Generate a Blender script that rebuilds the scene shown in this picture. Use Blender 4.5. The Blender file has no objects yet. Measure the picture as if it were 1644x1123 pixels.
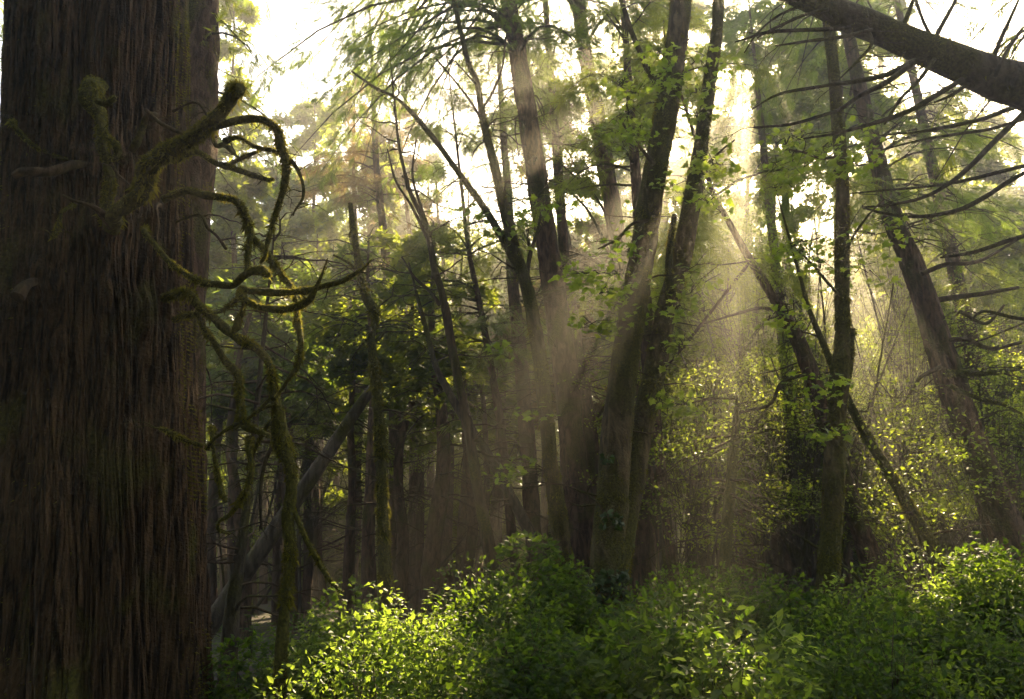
import bpy, math, random
import numpy as np
from mathutils import Vector

scene = bpy.context.scene
col = scene.collection

# ------------------------------------------------------------------ camera
PW, PH, FPX = 1644.0, 1123.0, 1290.0
PITCH, ROLL = math.radians(14.7), math.radians(1.4)
CAM = np.array([0.0, 0.0, 1.6])
_f = np.array([0, math.cos(PITCH), math.sin(PITCH)])
_r0 = np.array([1.0, 0, 0]); _u0 = np.array([0, -math.sin(PITCH), math.cos(PITCH)])
_cr = math.cos(ROLL) * _r0 - math.sin(ROLL) * _u0
_cu = math.sin(ROLL) * _r0 + math.cos(ROLL) * _u0

def ray(px, py):
    d = _f + _cr * (px - PW / 2) / FPX - _cu * (py - PH / 2) / FPX
    return d

def at(px, py, Y):
    """the point seen at photo pixel (px, py) standing Y metres ahead of the camera"""
    d = ray(px, py)
    return CAM + d * (Y / d[1])

cd = bpy.data.cameras.new('camera'); cam = bpy.data.objects.new('camera', cd); col.objects.link(cam)
cd.sensor_width = 36; cd.lens = FPX / PW * 36; cd.clip_end = 1000; cd.clip_start = 0.05
from mathutils import Matrix
cam.matrix_world = Matrix(((_cr[0], _cu[0], -_f[0], CAM[0]), (_cr[1], _cu[1], -_f[1], CAM[1]), (_cr[2], _cu[2], -_f[2], CAM[2]), (0, 0, 0, 1)))
scene.camera = cam

# ------------------------------------------------------------------ light
_s = ray(1205, 25); SUN = _s / np.linalg.norm(_s)
SUN_EL = math.asin(SUN[2]); SUN_AZ = math.atan2(SUN[0], SUN[1])
w = bpy.data.worlds.new('World'); scene.world = w; w.use_nodes = True
nt = w.node_tree
sky = nt.nodes.new('ShaderNodeTexSky'); sky.sky_type = 'NISHITA'; sky.sun_disc = False
sky.sun_elevation = SUN_EL; sky.sun_rotation = SUN_AZ; sky.dust_density = 2.0; sky.air_density = 1.0; sky.ozone_density = 0.6
bg = nt.nodes['Background']; bg.inputs['Strength'].default_value = 0.075
warm = nt.nodes.new('ShaderNodeMix'); warm.data_type = 'RGBA'; warm.blend_type = 'MULTIPLY'; warm.inputs[0].default_value = 1; warm.inputs[7].default_value = (1.0, .96, .87, 1)
nt.links.new(sky.outputs[0], warm.inputs[6]); nt.links.new(warm.outputs[2], bg.inputs['Color'])
ld = bpy.data.lights.new('sun', 'SUN'); sun = bpy.data.objects.new('sun', ld); col.objects.link(sun)
ld.energy = 5.0; ld.angle = math.radians(0.5); ld.color = (1.0, 0.79, 0.46)
sun.rotation_euler = Vector((-SUN[0], -SUN[1], -SUN[2])).to_track_quat('-Z', 'Y').to_euler()
sun.location = (0, -5, 40)

scene.view_settings.view_transform = 'Standard'; scene.view_settings.look = 'None'
scene.view_settings.gamma = 1; scene.view_settings.exposure = 2.9
scene.render.engine = 'CYCLES'
cy = scene.cycles
cy.use_denoising = True; cy.max_bounces = 5; cy.diffuse_bounces = 3; cy.glossy_bounces = 2; cy.transmission_bounces = 3
cy.volume_bounces = 0; cy.use_adaptive_sampling = True; cy.adaptive_threshold = 0.015
cy.sample_clamp_indirect = 6

rng = np.random.default_rng(7)

# tubes cut out of the foliage to bring sun onto chosen spots: axis through a point, parallel to the sun's rays, with a radius
SUN_CUTS = [(at(*a[:3]), a[3]) for a in [
    (560, 1000, 6.0, 0.55), (660, 1030, 5.7, 0.65), (1130, 1040, 4.9, 0.45), (750, 740, 7.0, 0.5), 
    (1060, 330, 8.4, 0.36), (1135, 270, 8.3, 0.28), (1185, 300, 10, 0.42), (1590, 680, 9, 0.45), (1450, 920, 7.2, 0.38), (1570, 905, 7.2, 0.32),
    (1430, 700, 12, 0.7), (1500, 760, 15, 0.9), (1180, 560, 15, 0.65), (1330, 560, 20, 1.1), (430, 650, 24, 1.3), (520, 700, 26, 1.3), (640, 480, 21, 1.0), (740, 430, 22, 1.0), (480, 420, 22, .9), (390, 720, 33, 1.6), (460, 600, 33, 1.8), (530, 740, 33, 1.6), (600, 640, 33, 1.5), (680, 700, 33, 1.5), (780, 620, 33, 1.3), (900, 700, 33, 1.3), (1130, 720, 33, 1.8), (1240, 800, 33, 1.8), (1390, 640, 33, 1.6), (1540, 700, 33, 1.6), (1130, 640, 13, .6), (1250, 560, 16, .7), (1380, 520, 18, .8), (1480, 600, 14, .6), (1600, 540, 15, .7), (1400, 790, 12, .5), (540, 480, 19, 1.4), (640, 520, 18, 1.4), (730, 520, 19, 1.2), (430, 480, 21, 1.0),
    (600, 700, 10, 0.22), (470, 470, 5.2, 0.35), (430, 200, 5.2, 0.3), (250, 330, 4.9, 0.25)]]

def lit_gap(p, grow=0.0):
    keep = np.ones(len(p), bool)
    for P, r in SUN_CUTS:
        v = p - P; t = v @ SUN
        d = np.linalg.norm(v - t[:, None] * SUN, axis=1)
        keep &= ~((t > 0.8) & (d < r + grow))
    return keep

# ------------------------------------------------------------------ noise
def _hash(ix, iy, iz, seed):
    h = (ix.astype(np.int64) * 374761393 + iy.astype(np.int64) * 668265263 + iz.astype(np.int64) * 2147483647 + seed * 1274126177) & 0xffffffff
    h = ((h ^ (h >> 13)) * 1274126177) & 0xffffffff
    return ((h ^ (h >> 16)) & 0xffffff) / float(0xffffff)

def vnoise(p, seed=0):
    i = np.floor(p); f = p - i; f = f * f * (3 - 2 * f)
    r = 0
    for dx in (0, 1):
        for dy in (0, 1):
            for dz in (0, 1):
                wgt = (f[..., 0] if dx else 1 - f[..., 0]) * (f[..., 1] if dy else 1 - f[..., 1]) * (f[..., 2] if dz else 1 - f[..., 2])
                r = r + wgt * _hash(i[..., 0] + dx, i[..., 1] + dy, i[..., 2] + dz, seed)
    return r * 2 - 1

def fbm(p, seed=0, o=3):
    r = 0; a = 1.0
    for k in range(o):
        r = r + a * vnoise(p * 2 ** k, seed + k * 17); a *= .5
    return r

# ------------------------------------------------------------------ mesh helpers
class MB:
    def __init__(s): s.v = []; s.f3 = []; s.f4 = []; s.n = 0
    def add(s, v, f):
        v = np.asarray(v, float).reshape(-1, 3); f = np.asarray(f, np.int64)
        if len(v) == 0 or len(f) == 0: return
        s.v.append(v); (s.f4 if f.shape[1] == 4 else s.f3).append(f + s.n); s.n += len(v)
    def build(s, name, mat, parent=None, base=None, smooth=True):
        v = np.concatenate(s.v) if s.v else np.zeros((0, 3))
        base = np.zeros(3) if base is None else np.asarray(base)
        me = bpy.data.meshes.new(name)
        f3 = np.concatenate(s.f3) if s.f3 else np.zeros((0, 3), np.int64)
        f4 = np.concatenate(s.f4) if s.f4 else np.zeros((0, 4), np.int64)
        me.vertices.add(len(v)); me.vertices.foreach_set('co', (v - base).astype(np.float32).ravel())
        loops = np.concatenate([f3.ravel(), f4.ravel()]).astype(np.int32)
        me.loops.add(len(loops)); me.loops.foreach_set('vertex_index', loops)
        me.polygons.add(len(f3) + len(f4))
        st = np.concatenate([np.arange(len(f3)) * 3, len(f3) * 3 + np.arange(len(f4)) * 4]).astype(np.int32)
        me.polygons.foreach_set('loop_start', st)
        me.update(calc_edges=True)
        me.polygons.foreach_set('use_smooth', np.full(len(me.polygons), smooth))
        me.materials.append(mat)
        o = bpy.data.objects.new(name, me); col.objects.link(o)
        if parent is not None: o.parent = parent
        else: o.location = base
        return o

def tag(o, label=None, cat=None, group=None, kind=None):
    if label: o['label'] = label
    if cat: o['category'] = cat
    if group: o['group'] = group
    if kind: o['kind'] = kind
    return o

def thing(name, label, cat, loc, group=None):
    o = bpy.data.objects.new(name, None); col.objects.link(o); o.location = loc; o.empty_display_size = 0.3
    return tag(o, label, cat, group)

def nrm(a): return a / (np.linalg.norm(a, axis=-1, keepdims=True) + 1e-9)

def spline(P, n):
    """Catmull-Rom resample of (k, m) data"""
    P = np.asarray(P, float)
    if len(P) == 2: P = np.vstack([P[0], (P[0] + P[1]) / 2, P[1]])
    A = np.vstack([2 * P[0] - P[1], P, 2 * P[-1] - P[-2]])
    seg = np.linalg.norm(np.diff(P[:, :3], axis=0), axis=1); c = np.concatenate([[0], np.cumsum(seg)])
    q = np.linspace(0, c[-1], n); i = np.clip(np.searchsorted(c, q, side='right') - 1, 0, len(P) - 2)
    t = ((q - c[i]) / (c[i + 1] - c[i] + 1e-9))[:, None]
    p0, p1, p2, p3 = A[i], A[i + 1], A[i + 2], A[i + 3]
    return 0.5 * (2 * p1 + (p2 - p0) * t + (2 * p0 - 5 * p1 + 4 * p2 - p3) * t ** 2 + (3 * p1 - p0 - 3 * p2 + p3) * t ** 3)

def tube(mb, P, R, seg=12, rough=0.08, freq=6.0, seed=0, cap=True, stretch=0.25):
    P = np.asarray(P, float); n = len(P)
    T = nrm(np.gradient(P, axis=0))
    ref = np.array([0, 0, 1.0]) if abs(T[0][2]) < .9 else np.array([0, 1.0, 0])
    U = [nrm(np.cross(T[0], ref))]
    for k in range(1, n):
        u = U[-1] - T[k] * (U[-1] @ T[k]); U.append(nrm(u))
    U = np.array(U); V = np.cross(T, U)
    a = np.linspace(0, 2 * math.pi, seg, endpoint=False)
    D = U[:, None] * np.cos(a)[None, :, None] + V[:, None] * np.sin(a)[None, :, None]
    R = np.asarray(R, float)[:, None]
    if rough:
        L = np.concatenate([[0], np.cumsum(np.linalg.norm(np.diff(P, axis=0), axis=1))])
        rr = float(np.mean(R))
        q = np.stack([np.cos(a)[None] * rr * freq + 0 * R, np.sin(a)[None] * rr * freq + 0 * R, (L[:, None] * freq * stretch) + 0 * a[None]], -1)
        nz = fbm(q, seed, 3)
        R = R * (1 + rough * nz)
        if seg >= 28:
            q2 = np.stack([np.cos(a)[None] * 5.5 + 0 * R, np.sin(a)[None] * 5.5 + 0 * R, (L[:, None] * 2.2) + 0 * a[None]], -1); g1 = vnoise(q2, seed + 3); g2 = vnoise(q2 * np.array([2, 2, 1.7]), seed + 4)
            R = R * (1.02 - .075 * np.exp(-(g1 / .16) ** 2) - .04 * np.exp(-(g2 / .18) ** 2))
    v = P[:, None] + D * (R[..., None] if R.shape[1] > 1 else R[:, :, None])
    i = np.arange(n - 1)[:, None]; j = np.arange(seg)[None]; j2 = (j + 1) % seg
    f = np.stack([i * seg + j, i * seg + j2, (i + 1) * seg + j2, (i + 1) * seg + j], -1).reshape(-1, 4)
    v = v.reshape(-1, 3)
    b = mb.n; mb.add(v, f)
    if cap:
        for k, fl in ((0, 1), (n - 1, 0)):
            ring = v[k * seg:(k + 1) * seg]; c = ring.mean(0) + T[k] * (R[k].mean() * (0.4 if k else -0.4))
            jj = np.arange(seg); g = np.stack([jj, (jj + 1) % seg, np.full(seg, seg)], -1)
            if fl: g = g[:, ::-1]
            mb.add(np.vstack([ring, c]), g)

def thin_tubes(mb, P, R, seg=3):
    """many thin twigs at once: P (n, k, 3), R (n, k)"""
    n, k, _ = P.shape
    if n == 0: return
    T = nrm(np.gradient(P, axis=1)); ref = np.array([0.13, 0.21, 1.0])
    U = nrm(np.cross(T, ref)); V = np.cross(T, U)
    a = np.linspace(0, 2 * math.pi, seg, endpoint=False)
    D = U[:, :, None] * np.cos(a)[:, None] + V[:, :, None] * np.sin(a)[:, None]
    v = (P[:, :, None] + D * R[:, :, None, None]).reshape(-1, 3)
    b = (np.arange(n) * k * seg)[:, None, None]; i = np.arange(k - 1)[None, :, None]; j = np.arange(seg)[None, None]; j2 = (j + 1) % seg
    f = np.stack([b + i * seg + j, b + i * seg + j2, b + (i + 1) * seg + j2, b + (i + 1) * seg + j], -1).reshape(-1, 4)
    mb.add(v, f)

def scatter(mb, tv, tf, pos, ax, nor, sc):
    """merge copies of a small template (x = along, y = across, z = normal)"""
    n = len(pos)
    if n == 0: return
    X = nrm(ax); Z = nrm(nor - X * np.sum(nor * X, -1, keepdims=True)); Yv = np.cross(Z, X)
    sc = np.broadcast_to(np.asarray(sc, float), (n,))[:, None, None]
    v = tv[None, :, 0:1] * X[:, None] + tv[None, :, 1:2] * Yv[:, None] + tv[None, :, 2:3] * Z[:, None]
    v = pos[:, None] + v * sc
    f = tf[None] + (np.arange(n) * len(tv))[:, None, None]
    mb.add(v.reshape(-1, 3), f.reshape(-1, tf.shape[1]))

# leaf templates --------------------------------------------------
def spray_template(nb, wid, rg):
    """a flat conifer spray: blades left and right of an axis"""
    v = []; f = []
    for i in range(nb):
        s = i / (nb - 1); side = 1 if i % 2 else -1
        x0 = 0.08 + 0.8 * s; L = wid * (1 - 0.75 * s) * rg.uniform(.7, 1.15) * (0.55 + 0.45 * min(1, s * 5))
        dx = 0.22 + 0.12 * rg.random(); h = 0.028 + .012 * rg.random(); dz = -rg.uniform(.02, .14)
        zb = -0.18 * x0 * x0
        b = len(v)
        v += [(x0 - h, 0, zb), (x0 + h, 0, zb), (x0 + dx, side * L, zb + dz), ]
        f.append((b, b + 1, b + 2))
    b = len(v); v += [(0, -.012, 0), (0, .012, 0), (1.08, 0, -0.2)]; f.append((b, b + 1, b + 2))
    return np.array(v), np.array(f)
rg0 = np.random.default_rng(3)
SPRAY_FINE = spray_template(20, .42, rg0)
SPRAY_MID = spray_template(12, .42, rg0)
_sf = spray_template(8, .5, rg0); SPRAY_FAR = (_sf[0] * np.array([1, 1, 1]), _sf[1])

def clump_template(nb, rg):
    v = []; f = []
    for i in range(nb):
        a = rg.uniform(0, 2 * math.pi); o = np.array([rg.normal() * .28, rg.normal() * .28, rg.normal() * .14]); L = rg.uniform(.35, .75); wd = rg.uniform(.07, .15)
        d = np.array([math.cos(a), math.sin(a), -rg.uniform(.05, .55)]); n = np.array([-math.sin(a), math.cos(a), rg.uniform(-.4, .4)]); b = len(v)
        v += [o - n * wd, o + n * wd, o + d * L]; f.append((b, b + 1, b + 2))
    return np.array(v), np.array(f)
CLUMP = clump_template(11, rg0); CLUMP_B = clump_template(8, rg0)

def maple_template():
    prof = [(0, 0), (.10, .26), (.02, .50), (.30, .36), (.46, .58), (.58, .27), (1.0, 0), (.58, -.27), (.46, -.58), (.30, -.36), (.02, -.50), (.10, -.26)]
    v = [(x, y, -.22 * abs(y) - .12 * x * x) for x, y in prof] + [(.3, 0, 0.02)]
    f = [(i, (i + 1) % 12, 12) for i in range(12)]
    return np.array(v), np.array([(a, b, c) for a, b, c in f])
MAPLE = maple_template()
def oval_template():
    v = [(0, 0, 0), (.28, .24, .06), (.62, .24, .05), (1, 0, -.1), (.62, -.24, .05), (.28, -.24, .06), (.3, 0, 0), (.64, 0, -.02)]
    f = [(0, 6, 1), (1, 6, 2), (6, 7, 2), (2, 7, 3), (0, 5, 6), (5, 4, 6), (6, 4, 7), (4, 3, 7)]
    return np.array(v), np.array(f)
OVAL = oval_template()
SMALL = (np.array([(0, 0, 0), (.5, .24, .04), (1, 0, -.06), (.5, -.24, .04)]), np.array([(0, 2, 1), (0, 3, 2)]))
TUFT = (np.array([(0, -.14, 0), (0, .14, 0), (1, 0, -.1)]), np.array([(0, 1, 2)]))

# ------------------------------------------------------------------ materials
def _n(nt, t, **k):
    n = nt.nodes.new(t)
    for a, b in k.items(): setattr(n, a, b)
    return n
def ramp(nt, fac, stops):
    r = _n(nt, 'ShaderNodeValToRGB'); e = r.color_ramp.elements
    while len(e) < len(stops): e.new(.5)
    for x, (p, c) in zip(e, stops): x.position = p; x.color = (*c, 1) if len(c) == 3 else c
    nt.links.new(fac, r.inputs[0]); return r.outputs[0]
def coords(nt, scale):
    tc = _n(nt, 'ShaderNodeTexCoord'); m = _n(nt, 'ShaderNodeMapping'); m.inputs['Scale'].default_value = scale
    nt.links.new(tc.outputs['Object'], m.inputs[0]); return m.outputs[0]
def noise(nt, vec, sc, det=4, dist=0.0):
    n = _n(nt, 'ShaderNodeTexNoise'); n.inputs['Scale'].default_value = sc; n.inputs['Detail'].default_value = det; n.inputs['Distortion'].default_value = dist
    nt.links.new(vec, n.inputs['Vector']); return n.outputs['Fac']

def bark(name, dark, light, moss=0.4, fib=14.0, zs=0.12, bump=0.02, mosscol=((.035, .035, .008), (.11, .10, .018))):
    m = bpy.data.materials.new(name); m.use_nodes = True; nt = m.node_tree; b = nt.nodes['Principled BSDF']
    b.inputs['Roughness'].default_value = .92; b.inputs['Specular IOR Level'].default_value = .2
    v1 = coords(nt, (fib, fib, fib * zs)); n1 = noise(nt, v1, 1.0, 6, .8)
    v2 = coords(nt, (1, 1, .5)); n2 = noise(nt, v2, 1.7, 4)
    c = ramp(nt, n1, [(.39, dark), (.5, tuple((a + b_) / 2 for a, b_ in zip(dark, light))), (.63, light)])
    v3 = coords(nt, (1, 1, .6)); n3 = noise(nt, v3, 2.3, 6, .3)
    n4 = noise(nt, coords(nt, (1, 1, 1)), 45, 3)
    mc = ramp(nt, n4, [(.35, mosscol[0]), (.65, mosscol[1])])
    mm = ramp(nt, n3, [(max(0, .62 - moss * .35), (0, 0, 0)), (min(1, .74 - moss * .3), (1, 1, 1))])
    mx = _n(nt, 'ShaderNodeMix', data_type='RGBA'); nt.links.new(mm, mx.inputs[0]); nt.links.new(c, mx.inputs[6]); nt.links.new(mc, mx.inputs[7])
    hs = _n(nt, 'ShaderNodeMix', data_type='RGBA', blend_type='MULTIPLY'); hs.inputs[0].default_value = .6
    nt.links.new(mx.outputs[2], hs.inputs[6]); nt.links.new(ramp(nt, n2, [(.3, (.45, .45, .45)), (.7, (1, 1, 1))]), hs.inputs[7])
    nt.links.new(hs.outputs[2], b.inputs['Base Color'])
    bp = _n(nt, 'ShaderNodeBump'); bp.inputs['Strength'].default_value = 1.0; bp.inputs['Distance'].default_value = bump
    ad = _n(nt, 'ShaderNodeMath', operation='ADD'); nt.links.new(n1, ad.inputs[0]); nt.links.new(n4, ad.inputs[1])
    nt.links.new(ad.outputs[0], bp.inputs['Height']); nt.links.new(bp.outputs[0], b.inputs['Normal'])
    return m

def leaf(name, c0, c1, t0, t1, trans=.5, rough=.5, spec=.3, clump=.35):
    m = bpy.data.materials.new(name); m.use_nodes = True; nt = m.node_tree; b = nt.nodes['Principled BSDF']
    out = nt.nodes['Material Output']
    g = _n(nt, 'ShaderNodeNewGeometry'); n2 = noise(nt, coords(nt, (1, 1, 1)), clump, 3)
    ad = _n(nt, 'ShaderNodeMath', operation='MULTIPLY_ADD'); ad.inputs[1].default_value = .5
    nt.links.new(g.outputs['Random Per Island'], ad.inputs[0])
    sb = _n(nt, 'ShaderNodeMath', operation='MULTIPLY_ADD'); sb.inputs[1].default_value = 1.4; sb.inputs[2].default_value = -.45
    nt.links.new(n2, sb.inputs[0]); nt.links.new(sb.outputs[0], ad.inputs[2])
    nt.links.new(ramp(nt, ad.outputs[0], [(.1, c0), (.95, c1)]), b.inputs['Base Color'])
    b.inputs['Roughness'].default_value = rough; b.inputs['Specular IOR Level'].default_value = spec
    t = _n(nt, 'ShaderNodeBsdfTranslucent'); nt.links.new(ramp(nt, ad.outputs[0], [(.1, t0), (.95, t1)]), t.inputs[0])
    mx = _n(nt, 'ShaderNodeMixShader'); mx.inputs[0].default_value = trans
    nt.links.new(b.outputs[0], mx.inputs[1]); nt.links.new(t.outputs[0], mx.inputs[2]); nt.links.new(mx.outputs[0], out.inputs[0])
    return m

M = dict(
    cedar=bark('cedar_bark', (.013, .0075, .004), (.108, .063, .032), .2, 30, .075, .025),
    conifer=bark('conifer_bark', (.05, .028, .018), (.17, .10, .065), .30, 16, .3, .03),
    maple=bark('maple_bark', (.05, .037, .022), (.18, .125, .07), .6, 12, .35, .02),
    slim=bark('slim_bark', (.035, .028, .02), (.13, .10, .07), .45, 14, .3, .02),
    mossy=bark('mossy_bark', (.03, .025, .012), (.10, .08, .04), 1.1, 20, .4, .015),
    dead=bark('dead_wood', (.04, .026, .015), (.12, .08, .048), .35, 20, .2, .01),
    grey=bark('grey_wood', (.05, .040, .030), (.14, .11, .082), .2, 18, .2, .015),
    moss=leaf('moss_tufts', (.045, .045, .006), (.14, .125, .015), (.16, .15, .02), (.36, .33, .05), .45, .9, .05, 3),
    conf=leaf('conifer_needles', (.024, .044, .012), (.07, .115, .028), (.10, .16, .015), (.36, .47, .05), .55, .5, .3, .3),
    confb=leaf('blue_green_needles', (.03, .052, .026), (.08, .12, .055), (.14, .21, .05), (.38, .48, .13), .58, .5, .3, .3),
    confy=leaf('yellow_green_needles', (.026, .045, .007), (.08, .115, .014), (.17, .22, .012), (.52, .58, .05), .6, .5, .25, .3),
    dry=leaf('dry_needles', (.05, .035, .015), (.13, .09, .03), (.18, .12, .04), (.40, .28, .10), .45, .6, .2, .4),
    maplef=leaf('maple_leaves', (.04, .08, .012), (.09, .14, .02), (.22, .34, .02), (.50, .60, .05), .55, .45, .3, .8),
    under=leaf('understorey_leaves', (.03, .055, .008), (.08, .12, .014), (.20, .29, .012), (.54, .62, .045), .62, .4, .35, .5),
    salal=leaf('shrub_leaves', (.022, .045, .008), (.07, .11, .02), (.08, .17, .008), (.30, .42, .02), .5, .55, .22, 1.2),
    salal_lit=leaf('sunlit_shrub_leaves', (.03, .06, .012), (.09, .14, .03), (.19, .30, .02), (.50, .62, .08), .6, .45, .3, 1.2),  # brighter copy of the shrub leaves, sunlight put into the colour
    ivy=leaf('ivy_leaves', (.012, .03, .008), (.04, .07, .015), (.04, .09, .01), (.14, .22, .02), .35, .4, .4, 2),
)
def ground_mat():
    m = bpy.data.materials.new('forest_floor'); m.use_nodes = True; nt = m.node_tree; b = nt.nodes['Principled BSDF']
    b.inputs['Roughness'].default_value = .95
    n = noise(nt, coords(nt, (1, 1, 1)), 1.1, 8, .4); n2 = noise(nt, coords(nt, (1, 1, 1)), 30, 4)
    c = ramp(nt, n, [(.3, (.02, .014, .008)), (.5, (.05, .035, .018)), (.68, (.03, .05, .012))])
    nt.links.new(c, b.inputs['Base Color'])
    bp = _n(nt, 'ShaderNodeBump'); bp.inputs['Distance'].default_value = .04; nt.links.new(n2, bp.inputs['Height']); nt.links.new(bp.outputs[0], b.inputs['Normal'])
    return m

# ------------------------------------------------------------------ ground
def gz(x, y):
    p = np.stack([np.asarray(x, float) * .14, np.asarray(y, float) * .14, np.zeros_like(np.asarray(x, float))], -1)
    return vnoise(p, 5) * .16 + np.clip((np.asarray(y, float) - 10) * .012, 0, .6)
def gpt(p): return float(gz(np.array([p[0]]), np.array([p[1]]))[0])
mb = MB()
xs = np.concatenate([np.linspace(-260, -30, 12)[:-1], np.linspace(-30, 40, 100), np.linspace(40, 260, 12)[1:]])
ys = np.concatenate([np.linspace(-160, -8, 10)[:-1], np.linspace(-8, 60, 110), np.linspace(60, 420, 16)[1:]])
X, Yg = np.meshgrid(xs, ys); Z = gz(X, Yg)
i = np.arange(len(ys) - 1)[:, None]; j = np.arange(len(xs) - 1)[None]; nx = len(xs)
mb.add(np.stack([X, Yg, Z], -1), np.stack([i * nx + j, i * nx + j + 1, (i + 1) * nx + j + 1, (i + 1) * nx + j], -1).reshape(-1, 4))
tag(mb.build('ground', ground_mat()), kind='structure')

# ------------------------------------------------------------------ trunks and branches
def wpts(pts, Y, dY=None):
    """photo-measured (px, py, width px[, extra Y]) -> world points + radii"""
    P = []; R = []
    for k, q in enumerate(pts):
        y = Y + (q[3] if len(q) > 3 else 0)
        p = at(q[0], q[1], y); P.append(p)
        depth = (p - CAM) @ _f
        R.append(q[2] / FPX * depth / 2 * (.88 if Y > 7.9 else 1))
    return np.array(P), np.array(R)

def grow(P, R, up=0, flare=1.5, down=True, taper=.25):
    """carry a trunk down to the ground and up past the frame"""
    if up:
        d = nrm(P[0] - P[1]); d = nrm(d * .7 + np.array([0, 0, .6])); q = []; r = []
        for s in (1.0, .75, .5, .25):
            q.append(P[0] + d * up * s + np.array([0, 0, 0])); r.append(R[0] * (taper + (1 - taper) * (1 - s)))
        P = np.vstack([q, P]); R = np.concatenate([r, R])
    if down:
        d = P[-1] - P[-2]; d = nrm(d); 
        if d[2] > -.35: d = nrm(np.array([d[0], d[1], -.5]))
        base = P[-1].copy(); k = 0
        while base[2] > gpt(base) - .12 and k < 400: base = base + d * .02; k += 1
        if k > 3:
            mid = P[-1] * .5 + base * .5
            P = np.vstack([P, mid, base]); R = np.concatenate([R, [R[-1] * (1 + .3 * (flare - 1)), R[-1] * flare]])
    return P, R

def trunk_mesh(name, mat, P, R, parent, base, seg=16, step=.12, rough=.09, freq=7, seed=0, st=.25, dn=0, tl=.5, tr=.004):
    L = np.sum(np.linalg.norm(np.diff(P, axis=0), axis=1)); n = int(np.clip(L / step, 6, 420))
    D = spline(np.column_stack([P, R]), n)
    b = MB(); tube(b, D[:, :3], np.abs(D[:, 3]), seg, rough, freq, seed, True, st)
    if dn: dead_twigs(D, parent, base, dn, tl, -9, 99, seed, r0=tr, into=b)
    return b.build(name, mat, parent, base), D

def moss_fuzz(D, parent, base, per_m=900, ln=.03, seed=0, hang=.4, name='moss'):
    rg = np.random.default_rng(seed + 99)
    P = D[:, :3]; R = np.abs(D[:, 3]); seg = np.linalg.norm(np.diff(P, axis=0), axis=1)
    wgt = seg * (R[:-1] + .01); L = seg.sum(); n = int(per_m * L * (np.mean(R) / .03) ** .7)
    if n < 3: return
    i = rg.choice(len(seg), n, p=wgt / wgt.sum()); t = rg.random(n)[:, None]
    c = P[i] * (1 - t) + P[i + 1] * t; r = R[i]
    T = nrm(P[i + 1] - P[i]); rd = rg.normal(size=(n, 3)); rd[:, 2] += .25; rd = nrm(rd - T * np.sum(rd * T, 1, keepdims=True))
    # patchy: more moss where a noise is high
    k = vnoise(c * 4.0, seed) + .55 + .3 * rd[:, 2] > 0; c, r, T, rd = c[k], r[k], T[k], rd[k]; n = len(c)
    ax = rd + rg.normal(size=(n, 3)) * .35; ax[:, 2] -= hang * rg.random(n)
    b = MB(); sc = ln * rg.uniform(.4, 1.3, n) * (.55 + 1.1 * np.clip(vnoise(c * 9, seed + 1) + .35, 0, 1)) * (.6 + .4 * np.clip(r / .04, 0, 1.5)); lg = rg.random(n) > .94; sc[lg] *= 2.3; ax[lg, 2] -= 1.2
    scatter(b, TUFT[0] * np.array([1, 1.3, 1]), TUFT[1], c + rd * (r * .93)[:, None], ax, rg.normal(size=(n, 3)), sc)
    return b.build(name, M['moss'], parent, base, smooth=False)

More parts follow.
